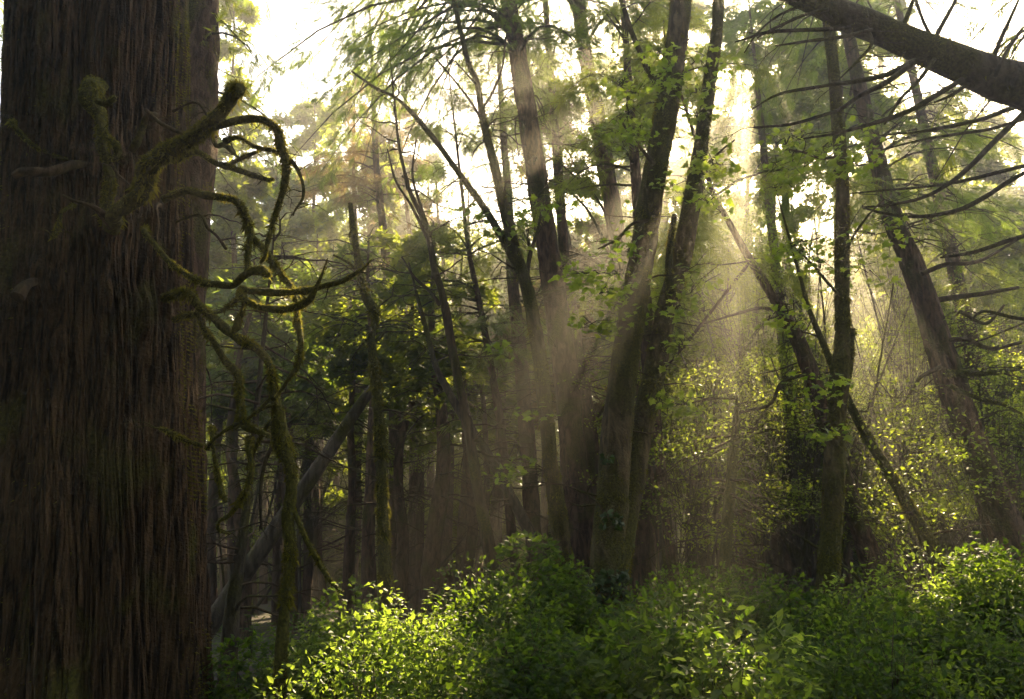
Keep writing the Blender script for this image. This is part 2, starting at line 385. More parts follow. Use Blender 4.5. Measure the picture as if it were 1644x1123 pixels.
def dead_twigs(D, parent, base, n, L, z0=0, z1=99, seed=0, mat='dead', droop=.25, name='dead_twigs', spread=None, sub=2, r0=.012, into=None):
    """thin bare twigs round a trunk, each with a few side twigs, all in one part"""
    rg = np.random.default_rng(seed + 5)
    P = D[:, :3]; ok = np.where((P[:, 2] > z0) & (P[:, 2] < z1))[0]
    if len(ok) < 2: return
    i = rg.choice(ok, n); az = rg.uniform(0, 2 * math.pi, n) if spread is None else rg.uniform(spread[0], spread[1], n)
    ln = L * rg.uniform(.35, 1.15, n); up = rg.uniform(-.25, .45, n)
    out = np.stack([np.cos(az), np.sin(az), np.zeros(n)], -1); s = np.linspace(0, 1, 7)
    side = np.stack([-out[:, 1], out[:, 0], out[:, 2]], -1)
    ph = rg.uniform(0, 6, n); am = rg.normal(size=n) * .12
    C = P[i][:, None] + out[:, None] * (ln[:, None] * s)[..., None] + side[:, None] * (am[:, None] * ln[:, None] * np.sin(s * 3.2 + 0)[None] + .03 * ln[:, None] * np.sin(ph[:, None] + s * 9))[..., None]
    C[..., 2] += (up[:, None] * s - droop * s ** 2 * (1 + rg.random((n, 1)))) * ln[:, None] + .02 * ln[:, None] * np.sin(ph[:, None] * 2 + s * 11)
    Rr = r0 * (.5 + ln / L)[:, None] * (1 - .85 * s)[None]
    each = into is None and n <= 100 and np.linalg.norm(P[0][:2]) < 17.5
    bs = [MB() for _ in range(n)] if each else None
    b = into if into is not None else MB()
    def put(C_, R_, k_):
        if each:
            for q_ in range(n): thin_tubes(bs[q_], C_[q_:q_ + 1], R_[q_:q_ + 1], k_)
        else: thin_tubes(b, C_, R_, k_)
    kp = lit_gap(C.reshape(-1, 3)).reshape(n, -1).all(1) if into is None else np.ones(n, bool)
    Rr = Rr * kp[:, None]; C = np.where(kp[:, None, None], C, C[:, :1] + (C - C[:, :1]) * .02)
    put(C, Rr, 4)
    for q in range(sub):
        m = rg.integers(2, 6, n); st = C[np.arange(n), m]; dr = nrm(C[np.arange(n), m] - C[np.arange(n), m - 1])
        sd = nrm(dr + rg.normal(size=(n, 3)) * .55 + side * rg.choice([-.8, .8], n)[:, None]); l2 = ln * rg.uniform(.2, .5, n)
        s2 = np.linspace(0, 1, 5); C2 = st[:, None] + sd[:, None] * (l2[:, None] * s2)[..., None]; C2[..., 2] += -.2 * l2[:, None] * s2 ** 2
        put(C2, Rr[np.arange(n), m][:, None] * .8 * (1 - .8 * s2)[None], 3)
    if into is not None: return
    if each:
        for b_, k_ in zip(bs, kp):
            if k_: b_.build('dead_branch', M[mat], parent, base)
        return
    o = b.build(name, M[mat], parent, base); o['kind'] = 'stuff'; return o

def crown(D, z0, z1, rad, nb, ns, parent, base, seed=0, mat='conf', spray=None, size=.4, droop=.35, shape='cone', name='crown', az=None, wood='slim', gaps=True, side=.34):
    """conifer crown: drooping limbs from the trunk between heights z0 and z1, ns sprays hung along and beside them"""
    rg = np.random.default_rng(seed + 11); spray = spray or SPRAY_MID
    P = D[:, :3]; order = np.argsort(P[:, 2]); zz = P[order, 2]
    t = np.sort(rg.random(nb)) ** .9; z = z0 + (z1 - z0) * t
    bx = np.stack([np.interp(z, zz, P[order, 0]), np.interp(z, zz, P[order, 1]), np.minimum(z, zz[-1])], -1)
    if shape == 'cone': L = rad * (1.05 - t) ** .6 * np.clip(t * 6 + .45, 0, 1)
    elif shape == 'flat': L = rad * np.ones(nb)
    else: L = rad * np.sqrt(np.clip(1 - (2 * t - .9) ** 2 / 1.25, .05, 1))
    L = L * rg.uniform(.55, 1.15, nb) + .15
    a = rg.uniform(0, 2 * math.pi, nb) if az is None else rg.uniform(az[0], az[1], nb)
    out = np.stack([np.cos(a), np.sin(a), np.zeros(nb)], -1); sd = np.stack([-out[:, 1], out[:, 0], out[:, 2]], -1)
    up = rg.uniform(.0, .35, nb) + .35 * t; dr = droop * rg.uniform(.7, 1.5, nb); cv = rg.normal(size=nb) * .12
    def cur(i, s): 
        p = bx[i] + out[i] * (L[i] * s)[:, None] + sd[i] * (cv[i] * L[i] * s * s)[:, None]
        p[:, 2] += (up[i] * s - (dr[i] + up[i] * .5) * s * s) * L[i]
        return p
    s5 = np.linspace(0, 1, 6); C = np.stack([cur(np.arange(nb), np.full(nb, s)) for s in s5], 1)
    wb = MB(); kp = lit_gap(C.reshape(-1, 3)).reshape(nb, -1).all(1); thin_tubes(wb, C[kp], ((.012 + .009 * L)[:, None] * (1 - .88 * s5)[None])[kp], 4)
    p_ = L / L.sum(); i = rg.choice(nb, ns, p=p_); s = rg.random(ns) ** .75 * .88 + .12
    wl = rg.uniform(-1, 1, ns); off = wl * side * L[i] * (1.08 - s) ** .6 * np.clip(s * 3.0, 0, 1)
    q = cur(i, s) + sd[i] * off[:, None] + out[i] * (np.abs(off) * .35)[:, None]
    q[:, 2] += -np.abs(off) * .30 + rg.normal(size=ns) * .09 - .04
    ax = out[i] * (1.0 - .5 * np.abs(wl))[:, None] + sd[i] * (wl * .9)[:, None] + rg.normal(size=(ns, 3)) * .38; ax[:, 2] -= .25 + droop * s + .25 * rg.random(ns)
    nr = np.tile([0, 0, 1.0], (ns, 1)) + rg.normal(size=(ns, 3)) * .35
    k = vnoise(q * .9, seed) + .5 * vnoise(q * 2.6, seed + 1) > (-.12 if spray is CLUMP else -.42)
    if gaps: k &= lit_gap(q)
    q, ax, nr = q[k], ax[k], nr[k]
    fb = MB(); h = len(q) // 2
    if spray is CLUMP: scatter(fb, CLUMP[0], CLUMP[1], q[:h], ax[:h], nr[:h], size * rg.uniform(.5, 1.3, h)); scatter(fb, CLUMP_B[0], CLUMP_B[1], q[h:], ax[h:], nr[h:], size * rg.uniform(.5, 1.3, len(q) - h))
    else: scatter(fb, spray[0], spray[1], q, ax, nr, size * rg.uniform(.5, 1.3, len(q)))
    cr = fb.build(name, M[mat], parent, base, smooth=False)
    if wb.n: wb.build('limbs', M[wood], parent, base)
    return cr

def leaf_clouds(centers, n, r, size, parent, base, seed=0, mat='maplef', tmpl=None, name='leaves', flat=.35, gaps=False, twigs=True, frm=None, wood='slim'):
    """sprays of separate leaves round twig ends; twigs reach in from `frm` points"""
    rg = np.random.default_rng(seed + 31); tmpl = tmpl or MAPLE
    centers = np.asarray(centers, float); m = len(centers)
    fb = MB(); wb = MB()
    ncl = 5
    cc = centers[:, None] + rg.normal(size=(m, ncl, 3)) * r * np.array([.55, .55, .3]); cc = cc.reshape(-1, 3)
    i = rg.integers(0, len(cc), n * m); q = cc[i] + rg.normal(size=(len(i), 3)) * r * np.array([.42, .42, flat * .4])
    q = q[lit_gap(q)]
    ax = rg.normal(size=(len(q), 3)); ax[:, 2] = ax[:, 2] * .3 - .35; nr = np.tile([0, 0, 1.0], (len(q), 1)) + rg.normal(size=(len(q), 3)) * .45
    scatter(fb, tmpl[0], tmpl[1], q, ax, nr, size * rg.uniform(.55, 1.2, len(q)))
    o = fb.build(name, M[mat], parent, base, smooth=False)
    if twigs:
        src = np.repeat(centers if frm is None else np.asarray(frm, float), ncl, 0)
        s = np.linspace(0, 1, 5)[None, :, None]; C = src[:, None] * (1 - s) + cc[:, None] * s; C = C + rg.normal(size=(len(src), 5, 3)) * .03 * (s * (1 - s) * 4)
        C[..., 2] += .12 * r * np.sin(s[..., 0] * 3.1)
        thin_tubes(wb, C, np.full((len(src), 5), .006 + .003 * r) * (1 - .7 * s[..., 0]), 4)
        j = rg.integers(0, len(cc), 6 * m * 2); s2 = np.linspace(0, 1, 4)[None, :, None]; e = cc[j] + rg.normal(size=(len(j), 3)) * r * np.array([.45, .45, .15])
        thin_tubes(wb, cc[j][:, None] * (1 - s2) + e[:, None] * s2, np.full((len(j), 4), .003) * (1 - .6 * s2[..., 0]), 3)
        wb.build('twigs', M[wood], o, base)
    return o

# ------------------------------------------------------------------ the giant cedar
def giant_cedar():
    Yc = 6.0
    edges = [(-150, 28, 287), (40, 26, 290), (200, 22, 287), (350, 20, 289), (500, 18, 293), (700, 18, 298), (900, 12, 308), (1110, 2, 313), (1230, -16, 326)]
    pts = [((l + r) / 2, y, (r - l)) for y, l, r in edges]
    P, R = wpts(pts, Yc)
    R = R * .955
    P[:, 1] = Yc
    # continue up with a slow taper
    top = [P[0] + np.array([-.02 * k, 0.02 * k, 2.2 * k]) for k in (6, 4, 2, 1)]
    P = np.vstack([top, P]); R = np.concatenate([[.18, .38, .56, .64], R])
    base = np.array([P[-1][0], Yc, gpt(P[-1]) - .05])
    t = thing('giant_cedar', 'huge old cedar with furrowed stringy bark filling the left side, mossy dead limbs on it', 'tree', base)
    n, seg = 620, 760
    D = spline(np.column_stack([P, R]), n)
    C, Rr = D[:, :3], D[:, 3]
    a = np.linspace(0, 2 * math.pi, seg, endpoint=False)
    zz = C[:, 2][:, None] + 0 * a[None]; aa = a[None] + 0 * zz
    tw = aa + .10 * np.sin(zz * .5) + .04 * zz * .2
    # flutes, then strands that weave and split
    fl = vnoise(np.stack([np.cos(tw) * 2.3, np.sin(tw) * 2.3, zz * .10], -1), 3) * .10 + vnoise(np.stack([np.cos(tw) * 5, np.sin(tw) * 5, zz * .16], -1), 8) * .035
    lobe = np.cos((tw + math.pi / 2 - .06) * 9) * .06
    warp = vnoise(np.stack([np.cos(aa) * 6, np.sin(aa) * 6, zz * 1.3], -1), 21) * .035 + vnoise(np.stack([np.cos(aa) * 17, np.sin(aa) * 17, zz * 3.0], -1), 22) * .010
    w_ = aa + warp
    s1 = vnoise(np.stack([np.cos(w_) * 17, np.sin(w_) * 17, zz * .42], -1) * np.array([.95, .95, 1]), 31); s2 = vnoise(np.stack([np.cos(w_) * 38, np.sin(w_) * 38, zz * .9], -1) * np.array([.95, .95, 1]), 37); s3 = vnoise(np.stack([np.cos(w_) * 80, np.sin(w_) * 80, zz * 2.4], -1), 41)
    rid = .026 - .046 * np.exp(-(s1 / .12) ** 2) - .024 * np.exp(-(s2 / .14) ** 2) + .012 * s1 + .006 * s3
    plate = vnoise(np.stack([np.cos(w_) * 26, np.sin(w_) * 26, zz * 4.0], -1), 57) * .010
    kn = 0
    for kx, ky, ka, kw in [(165, 352, .09, .11), (168, 345, .07, .1), (128, 259, .07, .1), (138, 263, .08, .09), (85, 452, .08, .1), (222, 355, .05, .07), (245, 684, .05, .06), (290, 308, .06, .08), (292, 470, .08, .09), (296, 505, .06, .07), (212, 243, .06, .07), (180, 470, .04, .09), (110, 560, .05, .1), (265, 150, .04, .07)]:
        q_ = at(kx, ky, 5.4); th = math.atan2(q_[1] - Yc, q_[0] - np.interp(q_[2], C[::-1, 2], C[::-1, 0])); dth = (aa - th + math.pi) % (2 * math.pi) - math.pi
        kn = kn + ka * np.exp(-((dth * .66) ** 2 + ((zz - q_[2]) * .8) ** 2) / kw ** 2)
    rad = Rr[:, None] * (1 + fl + lobe) + rid + plate + kn
    D3 = np.stack([np.cos(a), np.sin(a), 0 * a], -1)
    v = C[:, None] + D3[None] * rad[..., None]
    i = np.arange(n - 1)[:, None]; j = np.arange(seg)[None]; j2 = (j + 1) % seg
    b = MB(); b.add(v.reshape(-1, 3), np.stack([i * seg + j, (i + 1) * seg + j, (i + 1) * seg + j2, i * seg + j2], -1).reshape(-1, 4))
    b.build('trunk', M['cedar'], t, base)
    # moss along the side that faces the light (silhouette on the right)
    rg = np.random.default_rng(5); m = 60000
    ii = rg.integers(120, n - 1, m); jj = (rg.normal(.30, .26, m) / (2 * math.pi) * seg).astype(int) % seg
    jj[: m // 6] = (rg.normal(-2.6, .5, m // 6) / (2 * math.pi) * seg).astype(int) % seg
    q = v[ii, jj]; k = vnoise(q * np.array([5, 5, 1.2]), 9) + vnoise(q * 14, 4) * .5 - .012 * (q[:, 2] - 3) ** 2 * 0 > .05; q, jj = q[k], jj[k]
    ax = D3[jj] + rg.normal(size=q.shape) * .5; ax[:, 2] -= .5
    f = MB(); scatter(f, TUFT[0] * np.array([1, 1.2, 1]), TUFT[1], q, ax, rg.normal(size=q.shape), .022 * rg.uniform(.5, 1.4, len(q)))
    f.build('moss', M['moss'], t, base, smooth=False)
    # dead limbs; (px, py, width px), Y of the first and last point
    L = [
        ([(165, 352, 22), (185, 345, 26), (205, 330, 30), (225, 305, 33), (243, 272, 35), (262, 252, 33), (275, 243, 36), (310, 220, 27), (345, 190, 25), (362, 168, 24), (378, 150, 28), (386, 143, 24)], 5.2, 4.55, 1),
        ([(168, 350, 14), (155, 336, 9), (138, 328, 7), (118, 322, 5), (100, 313, 3)], 5.15, 5.0, 0),
        ([(104, 318, 5), (100, 340, 5), (96, 358, 8), (88, 378, 7), (84, 384, 3)], 5.02, 4.98, 1),
        ([(340, 207, 14), (365, 200, 13), (392, 192, 14), (425, 192, 15), (442, 210, 15), (452, 238, 16), (460, 260, 15), (456, 295, 12), (444, 335, 10), (434, 372, 8), (425, 412, 9), (418, 422, 6)], 4.75, 5.0, 1),
        ([(464, 255, 6), (475, 268, 6), (485, 292, 6), (487, 315, 5), (476, 335, 4), (468, 347, 2)], 4.9, 4.8, 0),
        ([(352, 212, 7), (385, 222, 7), (410, 236, 8), (438, 243, 8), (456, 248, 5)], 4.85, 4.95, 1),
        ([(138, 122, 26), (140, 140, 36), (143, 165, 34), (156, 182, 26), (162, 205, 18), (164, 232, 18), (168, 256, 17), (175, 284, 20), (174, 318, 18), (168, 350, 22)], 5.1, 5.22, 1),
        ([(150, 132, 9), (155, 150, 8), (158, 162, 12), (172, 164, 14), (186, 156, 7)], 5.0, 4.95, 1),
        ([(165, 208, 9), (176, 222, 11), (188, 234, 14), (190, 247, 13), (183, 254, 10), (172, 256, 6)], 5.1, 5.1, 1),
        ([(178, 262, 5), (190, 280, 4), (207, 296, 3), (214, 306, 2)], 5.1, 5.0, 0),
        ([(5, 182, 6), (22, 200, 8), (42, 225, 8), (68, 243, 7), (95, 254, 6), (130, 259, 5)], 5.2, 5.35, 1),
        ([(6, 270, 10), (40, 276, 16), (80, 276, 18), (112, 268, 16), (140, 262, 12)], 4.9, 5.35, 0),
        ([(10, 468, 14), (45, 456, 16), (85, 452, 14)], 5.0, 5.4, 0),
        ([(236, 175, 11), (236, 188, 10), (226, 212, 14), (212, 243, 14)], 5.0, 5.25, 0),
        ([(226, 165, 2), (236, 178, 7), (262, 200, 7), (292, 215, 6), (315, 220, 4)], 5.0, 5.0, 0),
        ([(315, 245, 11), (345, 262, 11), (372, 268, 12), (398, 279, 10), (428, 289, 8), (438, 288, 4)], 5.6, 5.2, 1),
        ([(312, 165, 4), (330, 182, 5), (345, 230, 8), (360, 232, 11), (372, 242, 10), (380, 252, 5)], 5.6, 5.4, 0),
        ([(368, 266, 7), (385, 255, 7), (405, 248, 6), (424, 240, 4)], 5.3, 5.2, 1),
        ([(300, 308, 12), (325, 313, 13), (350, 318, 13), (376, 325, 13), (390, 342, 13), (399, 365, 12), (405, 382, 13), (422, 400, 13), (440, 425, 12), (455, 448, 11), (468, 462, 10), (475, 490, 8), (478, 520, 11), (484, 550, 10), (478, 585, 9), (462, 610, 7), (442, 640, 6)], 5.5, 5.25, 1),
        ([(402, 378, 10), (398, 400, 10), (397, 425, 10), (394, 444, 8)], 5.35, 5.2, 1),
        ([(222, 355, 7), (232, 375, 9), (250, 395, 10), (275, 422, 10), (300, 442, 11), (325, 453, 11), (350, 457, 11), (374, 457, 13), (388, 446, 13), (402, 436, 13), (414, 432, 20), (424, 437, 22), (431, 443, 12)], 5.2, 5.0, 1),
        ([(382, 456, 8), (400, 465, 11), (430, 469, 13), (462, 470, 13), (492, 468, 13), (520, 462, 10), (548, 452, 9), (570, 440, 8), (585, 430, 5), (596, 417, 2)], 5.05, 4.7, 2),
        ([(378, 455, 9), (390, 475, 12), (410, 489, 12), (440, 496, 14), (470, 497, 15), (492, 485, 13), (506, 465, 9), (516, 445, 6), (526, 415, 2)], 5.05, 4.6, 1),
        ([(320, 345, 4), (335, 365, 6), (348, 380, 6), (363, 400, 4)], 5.6, 5.4, 0),
        ([(243, 318, 6), (250, 335, 5), (254, 355, 4), (252, 385, 2)], 5.0, 5.0, 0),
        ([(392, 482, 10), (390, 500, 8), (385, 515, 12), (378, 530, 14), (372, 535, 6)], 5.1, 5.1, 1),
        ([(382, 480, 7), (370, 492, 6), (352, 501, 5), (340, 503, 3)], 5.05, 5.3, 1),
        ([(300, 470, 14), (318, 490, 16), (340, 508, 16), (362, 525, 16), (385, 545, 17), (408, 556, 17), (424, 572, 15), (434, 590, 13), (438, 615, 15), (440, 640, 14)], 5.6, 5.3, 1),
        ([(316, 505, 10), (328, 530, 9), (345, 552, 10), (362, 580, 13), (382, 605, 14), (385, 630, 14), (384, 655, 15), (392, 678, 16), (412, 690, 15), (432, 700, 10)], 5.6, 5.25, 1),
        ([(245, 684, 5), (268, 692, 8), (295, 706, 8), (325, 716, 8)], 5.15, 5.35, 1),
        ([(322, 716, 6), (345, 703, 5), (370, 688, 6), (398, 672, 6), (420, 655, 6), (434, 640, 5)], 5.4, 5.3, 1),
        ([(392, 700, 8), (400, 725, 10), (405, 750, 10), (398, 780, 11), (385, 808, 9), (368, 828, 7), (352, 838, 5), (352, 852, 5), (370, 858, 3)], 5.25, 5.4, 1),
        ([(330, 680, 5), (340, 710, 6), (346, 745, 7), (352, 780, 9), (362, 806, 8)], 5.5, 5.4, 2),
    ]
    for q, (pp, y0, y1, mo) in enumerate(L):
        k = len(pp); pts = [(a_, b_, c_, (y1 - y0) * i_ / (k - 1)) for i_, (a_, b_, c_) in enumerate(pp)]
        P, R = wpts(pts, y0)
        R = R * (.84 if mo else .9)
        if q in (15, 16, 18, 23, 27, 28): P = np.vstack([P[0] + np.array([-.22, .12, 0]), P]); R = np.concatenate([[R[0] * 1.2], R])
        elif q not in (3, 4, 7, 8, 9, 17, 19, 25, 26): R[0] *= 1.7; P[0][1] += .12
        P[1:-1] += np.random.default_rng(q).normal(size=(len(P) - 2, 3)) * R[1:-1, None] * .22
        o, D = trunk_mesh('dead_limb', M['mossy' if mo else 'dead'], P, R, t, base, 12, .012, .26, 16, q, .6, 8 if len(pp) > 5 else 3, .20, .0035)
        if mo: moss_fuzz(D, o, base, 3000, .020, q, .5 if mo == 1 else 1.6)
    return t, base
giant_cedar()

# ------------------------------------------------------------------ trees whose trunks stand out
def tree(name, label, pts, Y, mat='slim', up=6, group=None, seg=16, rough=.10, moss=0, seed=0, flare=1.5, freq=7, cat='tree', down=True, fuzz=.016):
    P, R = wpts(pts, Y); P, R = grow(P, R, up, flare, down)
    base = P[-1].copy(); t = thing(name, label, cat, base, group)
    o, D = trunk_mesh('trunk', M[mat], P, R, t, base, seg if mat == 'mossy' else (40 if Y < 15 else 20), .045 if Y < 15 else .15, rough, freq, seed)
    if moss: moss_fuzz(D, t, base, moss * 1.8, fuzz, seed)
    return t, base, D

def limb(t, base, pts, Y, mat='slim', name='limb', seg=8, moss=0, seed=0, dn=0):
    P, R = wpts(pts, Y); o, D = trunk_mesh(name, M[mat], P, R, t, base, seg, .05, .12, 9, seed, dn=dn)
    if moss: moss_fuzz(D, o, base, moss, .022, seed)
    return D

# conifer behind the cedar
t, b, D = tree('conifer', 'scaly brown trunk half hidden behind the right edge of the giant cedar', [(316, 20, 76), (315, 200, 74), (308, 330, 70), (300, 500, 66), (300, 700, 66), (300, 900, 70)], 8.6, 'conifer', 7, seed=1, moss=500)
dead_twigs(D, t, b, 26, 1.0, 4, 11, 3, 'dead', .35)
crown(D, 6.8, 13, 1.2, 22, 500, t, b, 4, 'confy', SPRAY_FINE, .2, .5, az=(-.6, 1.8))
# mossy snag
t, b, D = tree('mossy_snag', 'thin crooked mossy snag with a broken top, the grey log resting against it', [(562, 327, 8), (566, 360, 10), (571, 395, 12), (578, 440, 13), (586, 475, 14), (600, 497, 20), (603, 515, 13), (596, 545, 15), (600, 580, 17), (606, 640, 19), (610, 700, 20), (613, 780, 21), (616, 860, 23), (619, 940, 25), (621, 985, 27)], 10, 'mossy', 0, moss=900, seed=2, rough=.2, fuzz=.022)
limb(t, b, [(603, 548, 7), (612, 540, 7), (620, 527, 4)], 10, 'mossy', 'branch_stub', moss=1500, seed=2)
limb(t, b, [(571, 432, 5), (556, 420, 5), (535, 410, 3)], 10, 'mossy', 'branch_stub', moss=1500, seed=3)
dead_twigs(D, t, b, 14, .5, 1, 8, 9, 'dead', .3)
# leaning grey log
P, R = wpts([(602, 618, 15), (580, 648, 20), (540, 708, 24), (500, 767, 26), (455, 832, 29), (400, 910, 32), (350, 985, 35)], 10.3)
P, R = grow(P, R, 0, 1.3)
t = thing('leaning_log', 'smooth grey dead log leaning diagonally against the thin mossy snag', 'log', P[-1]); o, D = trunk_mesh('trunk', M['grey'], P, R, t, P[-1], 16, .06, .06, 8, 6); dead_twigs(D, t, P[-1], 5, .4, 0, 6, 6)
# hanging mossy stem by the cedar
t, b, D = tree('mossy_sapling', 'dark mossy stem rising from the bushes close beside the giant cedar, tangled in its limbs', [(436, 628, 10), (446, 655, 18), (448, 690, 24), (455, 720, 25), (466, 750, 20), (468, 790, 17), (462, 830, 18), (466, 880, 20), (462, 930, 20), (457, 985, 20), (452, 1050, 21), (450, 1100, 22)], 5.7, 'mossy', 0, moss=1300, seed=12, rough=.25, freq=14)
limb(t, b, [(466, 810, 8), (478, 835, 8), (492, 868, 8), (512, 905, 8), (532, 935, 7), (550, 952, 3)], 5.7, 'mossy', 'limb', moss=1500, seed=13)
limb(t, b, [(448, 665, 6), (425, 690, 7), (408, 725, 6), (396, 755, 5)], 5.75, 'mossy', 'limb', moss=1500, seed=14)
limb(t, b, [(450, 690, 7), (425, 745, 6), (418, 800, 5), (420, 850, 4)], 5.8, 'slim', 'limb', seed=15, dn=5)
limb(t, b, [(446, 650, 5), (425, 655, 5), (405, 668, 4), (378, 690, 3)], 5.65, 'mossy', 'limb', moss=1500, seed=16)
# thin crooked tree
t, b, D = tree('young_tree', 'slender crooked tree with forked bare stems in the misty gap right of the mossy snag', [(640, 230, 5), (648, 270, 6), (660, 312, 8), (678, 350, 9), (688, 380, 11), (697, 430, 12), (708, 465, 13), (716, 500, 15), (726, 560, 16), (736, 610, 17), (747, 660, 18), (760, 740, 20), (772, 810, 21), (785, 880, 24)], 12, 'dead', 2, seed=17, rough=.12)
limb(t, b, [(686, 362, 7), (672, 320, 5), (662, 280, 4), (668, 225, 3)], 12, 'dead', seed=3, dn=6); limb(t, b, [(690, 390, 7), (660, 330, 5), (635, 290, 4), (622, 240, 3)], 11.8, 'dead', seed=4, dn=6); limb(t, b, [(706, 490, 7), (690, 468, 6), (665, 445, 5), (645, 413, 3)], 12, 'dead', seed=5, dn=3)
dead_twigs(D, t, b, 30, 1.0, 3, 10, 7, 'dead', .1)
# big centre conifer
t, b, D = tree('conifer', 'straight tall reddish brown conifer trunk in the centre, boughs overhead', [(818, 10, 30), (832, 90, 33), (846, 180, 35), (858, 260, 37), (868, 330, 39), (880, 400, 41), (892, 480, 43), (902, 560, 45), (913, 640, 47), (922, 740, 50), (932, 830, 54), (940, 920, 60)], 14, 'conifer', 9, seed=18)
crown(D, 10.2, 20, 4.6, 70, 7500, t, b, 19, 'conf', SPRAY_FINE, .28, .6, shape='round', az=(2.2, 4.4))
crown(D, 10.5, 20, 3.2, 40, 4000, t, b, 20, 'conf', SPRAY_FINE, .30, .5, shape='round', az=(-1.4, 1.6), name='upper_crown')
dead_twigs(D, t, b, 90, 2.0, 4, 12, 21, 'dead', .15)
t, b, D = tree('conifer', 'narrower trunk standing just right behind the reddish centre conifer', [(905, 400, 20), (912, 470, 24), (926, 560, 28), (938, 640, 30), (948, 740, 34), (955, 880, 38)], 17, 'conifer', 12, seed=23)
dead_twigs(D, t, b, 50, 1.6, 2, 12, 24, 'dead', .15); crown(D, 9, 19, 2.8, 40, 3500, t, b, 25, 'conf', SPRAY_MID, .3, .4)
# curved tree left of the centre conifer
t, b, D = tree('alder', 'mossy curved tree left of the centre conifer, dividing into a long arching limb', [(750, 95, 9), (765, 130, 10), (774, 180, 13), (783, 225, 15), (796, 275, 17), (812, 345, 19), (826, 400, 21), (843, 450, 23), (852, 490, 24), (862, 550, 26), (871, 610, 27), (876, 660, 27), (884, 740, 29), (892, 800, 31), (900, 860, 34)], 11, 'maple', 5, seed=26, moss=700, rough=.12)
limb(t, b, [(842, 452, 18), (826, 420, 15), (802, 375, 14), (776, 332, 13), (745, 290, 12), (718, 252, 11), (690, 215, 10), (660, 180, 8), (636, 158, 6), (600, 140, 5), (565, 115, 4)], 11, 'maple', 'arching_limb', 10, 500, 27, 10)
limb(t, b, [(846, 440, 9), (852, 405, 8), (860, 380, 6), (870, 340, 4)], 11, 'maple', seed=28, dn=3)
limb(t, b, [(775, 200, 6), (760, 170, 5), (730, 130, 4), (700, 95, 3)], 11, 'dead', seed=29, dn=6); limb(t, b, [(768, 185, 6), (790, 150, 5), (806, 110, 4), (812, 60, 3)], 11, 'dead', seed=30, dn=5)
dead_twigs(D, t, b, 30, 1.0, 4, 9, 31, 'dead', .05)
leaf_clouds([at(x, y, 10.9) for x, y in [(905, 470), (880, 470), (812, 385), (800, 560), (840, 365), (870, 350), (760, 350), (808, 760), (840, 745), (852, 660), (930, 460)]], 26, .28, .11, t, b, 32, 'maplef', frm=[at(x, y, 11) for x, y in [(850, 480), (850, 480), (826, 400), (862, 550), (850, 400), (850, 400), (790, 350), (884, 760), (884, 760), (876, 660), (850, 480)]])

# twin stemmed maple
t, b, D = tree('bigleaf_maple', 'twin stemmed leaning maple right of centre with a dark ivy foot, sun rays crossing it', [(1092, 5, 40), (1088, 50, 41), (1080, 110, 42), (1070, 170, 43), (1060, 230, 42), (1050, 290, 42), (1038, 360, 44), (1027, 430, 46), (1016, 500, 48), (1005, 570, 50), (996, 640, 52), (990, 720, 56), (984, 790, 58), (978, 860, 64), (973, 930, 74), (970, 990, 86)], 9, 'maple', 7, seed=33, moss=600, rough=.14, flare=1.3, seg=24, freq=5)
MAPLE_D = D
P, R = wpts([(1153, 5, 20, .3), (1150, 60, 22, .3), (1142, 110, 23, .3), (1133, 180, 25, .3), (1126, 230, 27, .3), (1118, 280, 30, .3), (1108, 340, 34, .3), (1097, 400, 37, .3), (1084, 450, 40, .3), (1071, 500, 40, .3), (1058, 560, 40, .3), (1043, 630, 42, .28), (1028, 700, 43, .24), (1014, 780, 46, .18), (1000, 850, 50, .1), (985, 930, 60, 0), (978, 990, 60, 0)], 9)
P, R = grow(P, R, 6, 1.2, False); o, D2 = trunk_mesh('second_trunk', M['maple'], P, R, t, b, 20, .06, .12, 5, 34); moss_fuzz(D2[int(len(D2) * .4):], t, b, 1000, .016, 34)
limb(t, b, [(1054, 130, 16), (1040, 112, 12), (1028, 85, 11), (1015, 55, 10), (1002, 15, 9)], 8.9, 'maple', seed=35)
limb(t, b, [(1078, 470, 16), (1074, 430, 14), (1077, 385, 12), (1083, 345, 9)], 9.1, 'mossy', 'broken_stub', 12, 800, 36)
limb(t, b, [(1050, 265, 8), (1030, 240, 6), (1010, 215, 5), (995, 190, 3)], 8.8, 'maple', seed=37, dn=5); limb(t, b, [(1040, 355, 8), (1015, 360, 6), (990, 385, 5), (960, 400, 3)], 8.7, 'maple', seed=38, dn=6)
limb(t, b, [(1118, 280, 7), (1140, 260, 6), (1160, 240, 4), (1180, 225, 3)], 9.2, 'maple', seed=39, dn=4)
Lc = [(1000, 130), (1020, 150), (1045, 118), (1010, 180), (1035, 200), (1060, 150), (990, 215), (1052, 90), (1115, 100), (1118, 150), (1120, 190), (1130, 245), (1145, 280), (1100, 320), (1135, 330), (1155, 265), (1080, 300), (1085, 330),
      (1010, 410), (990, 440), (960, 440), (940, 440), (965, 470), (1000, 480), (1020, 500), (1090, 560), (1110, 470), (1130, 500), (1085, 490), (950, 520), (975, 540), (990, 390), (1130, 640), (1100, 650), (1070, 655)]
leaf_clouds([at(x, y, 8.8 + .5 * ((i * 37) % 7 - 3) / 3) for i, (x, y) in enumerate(Lc)], 44, .27, .085, t, b, 40, 'maplef', gaps=False)
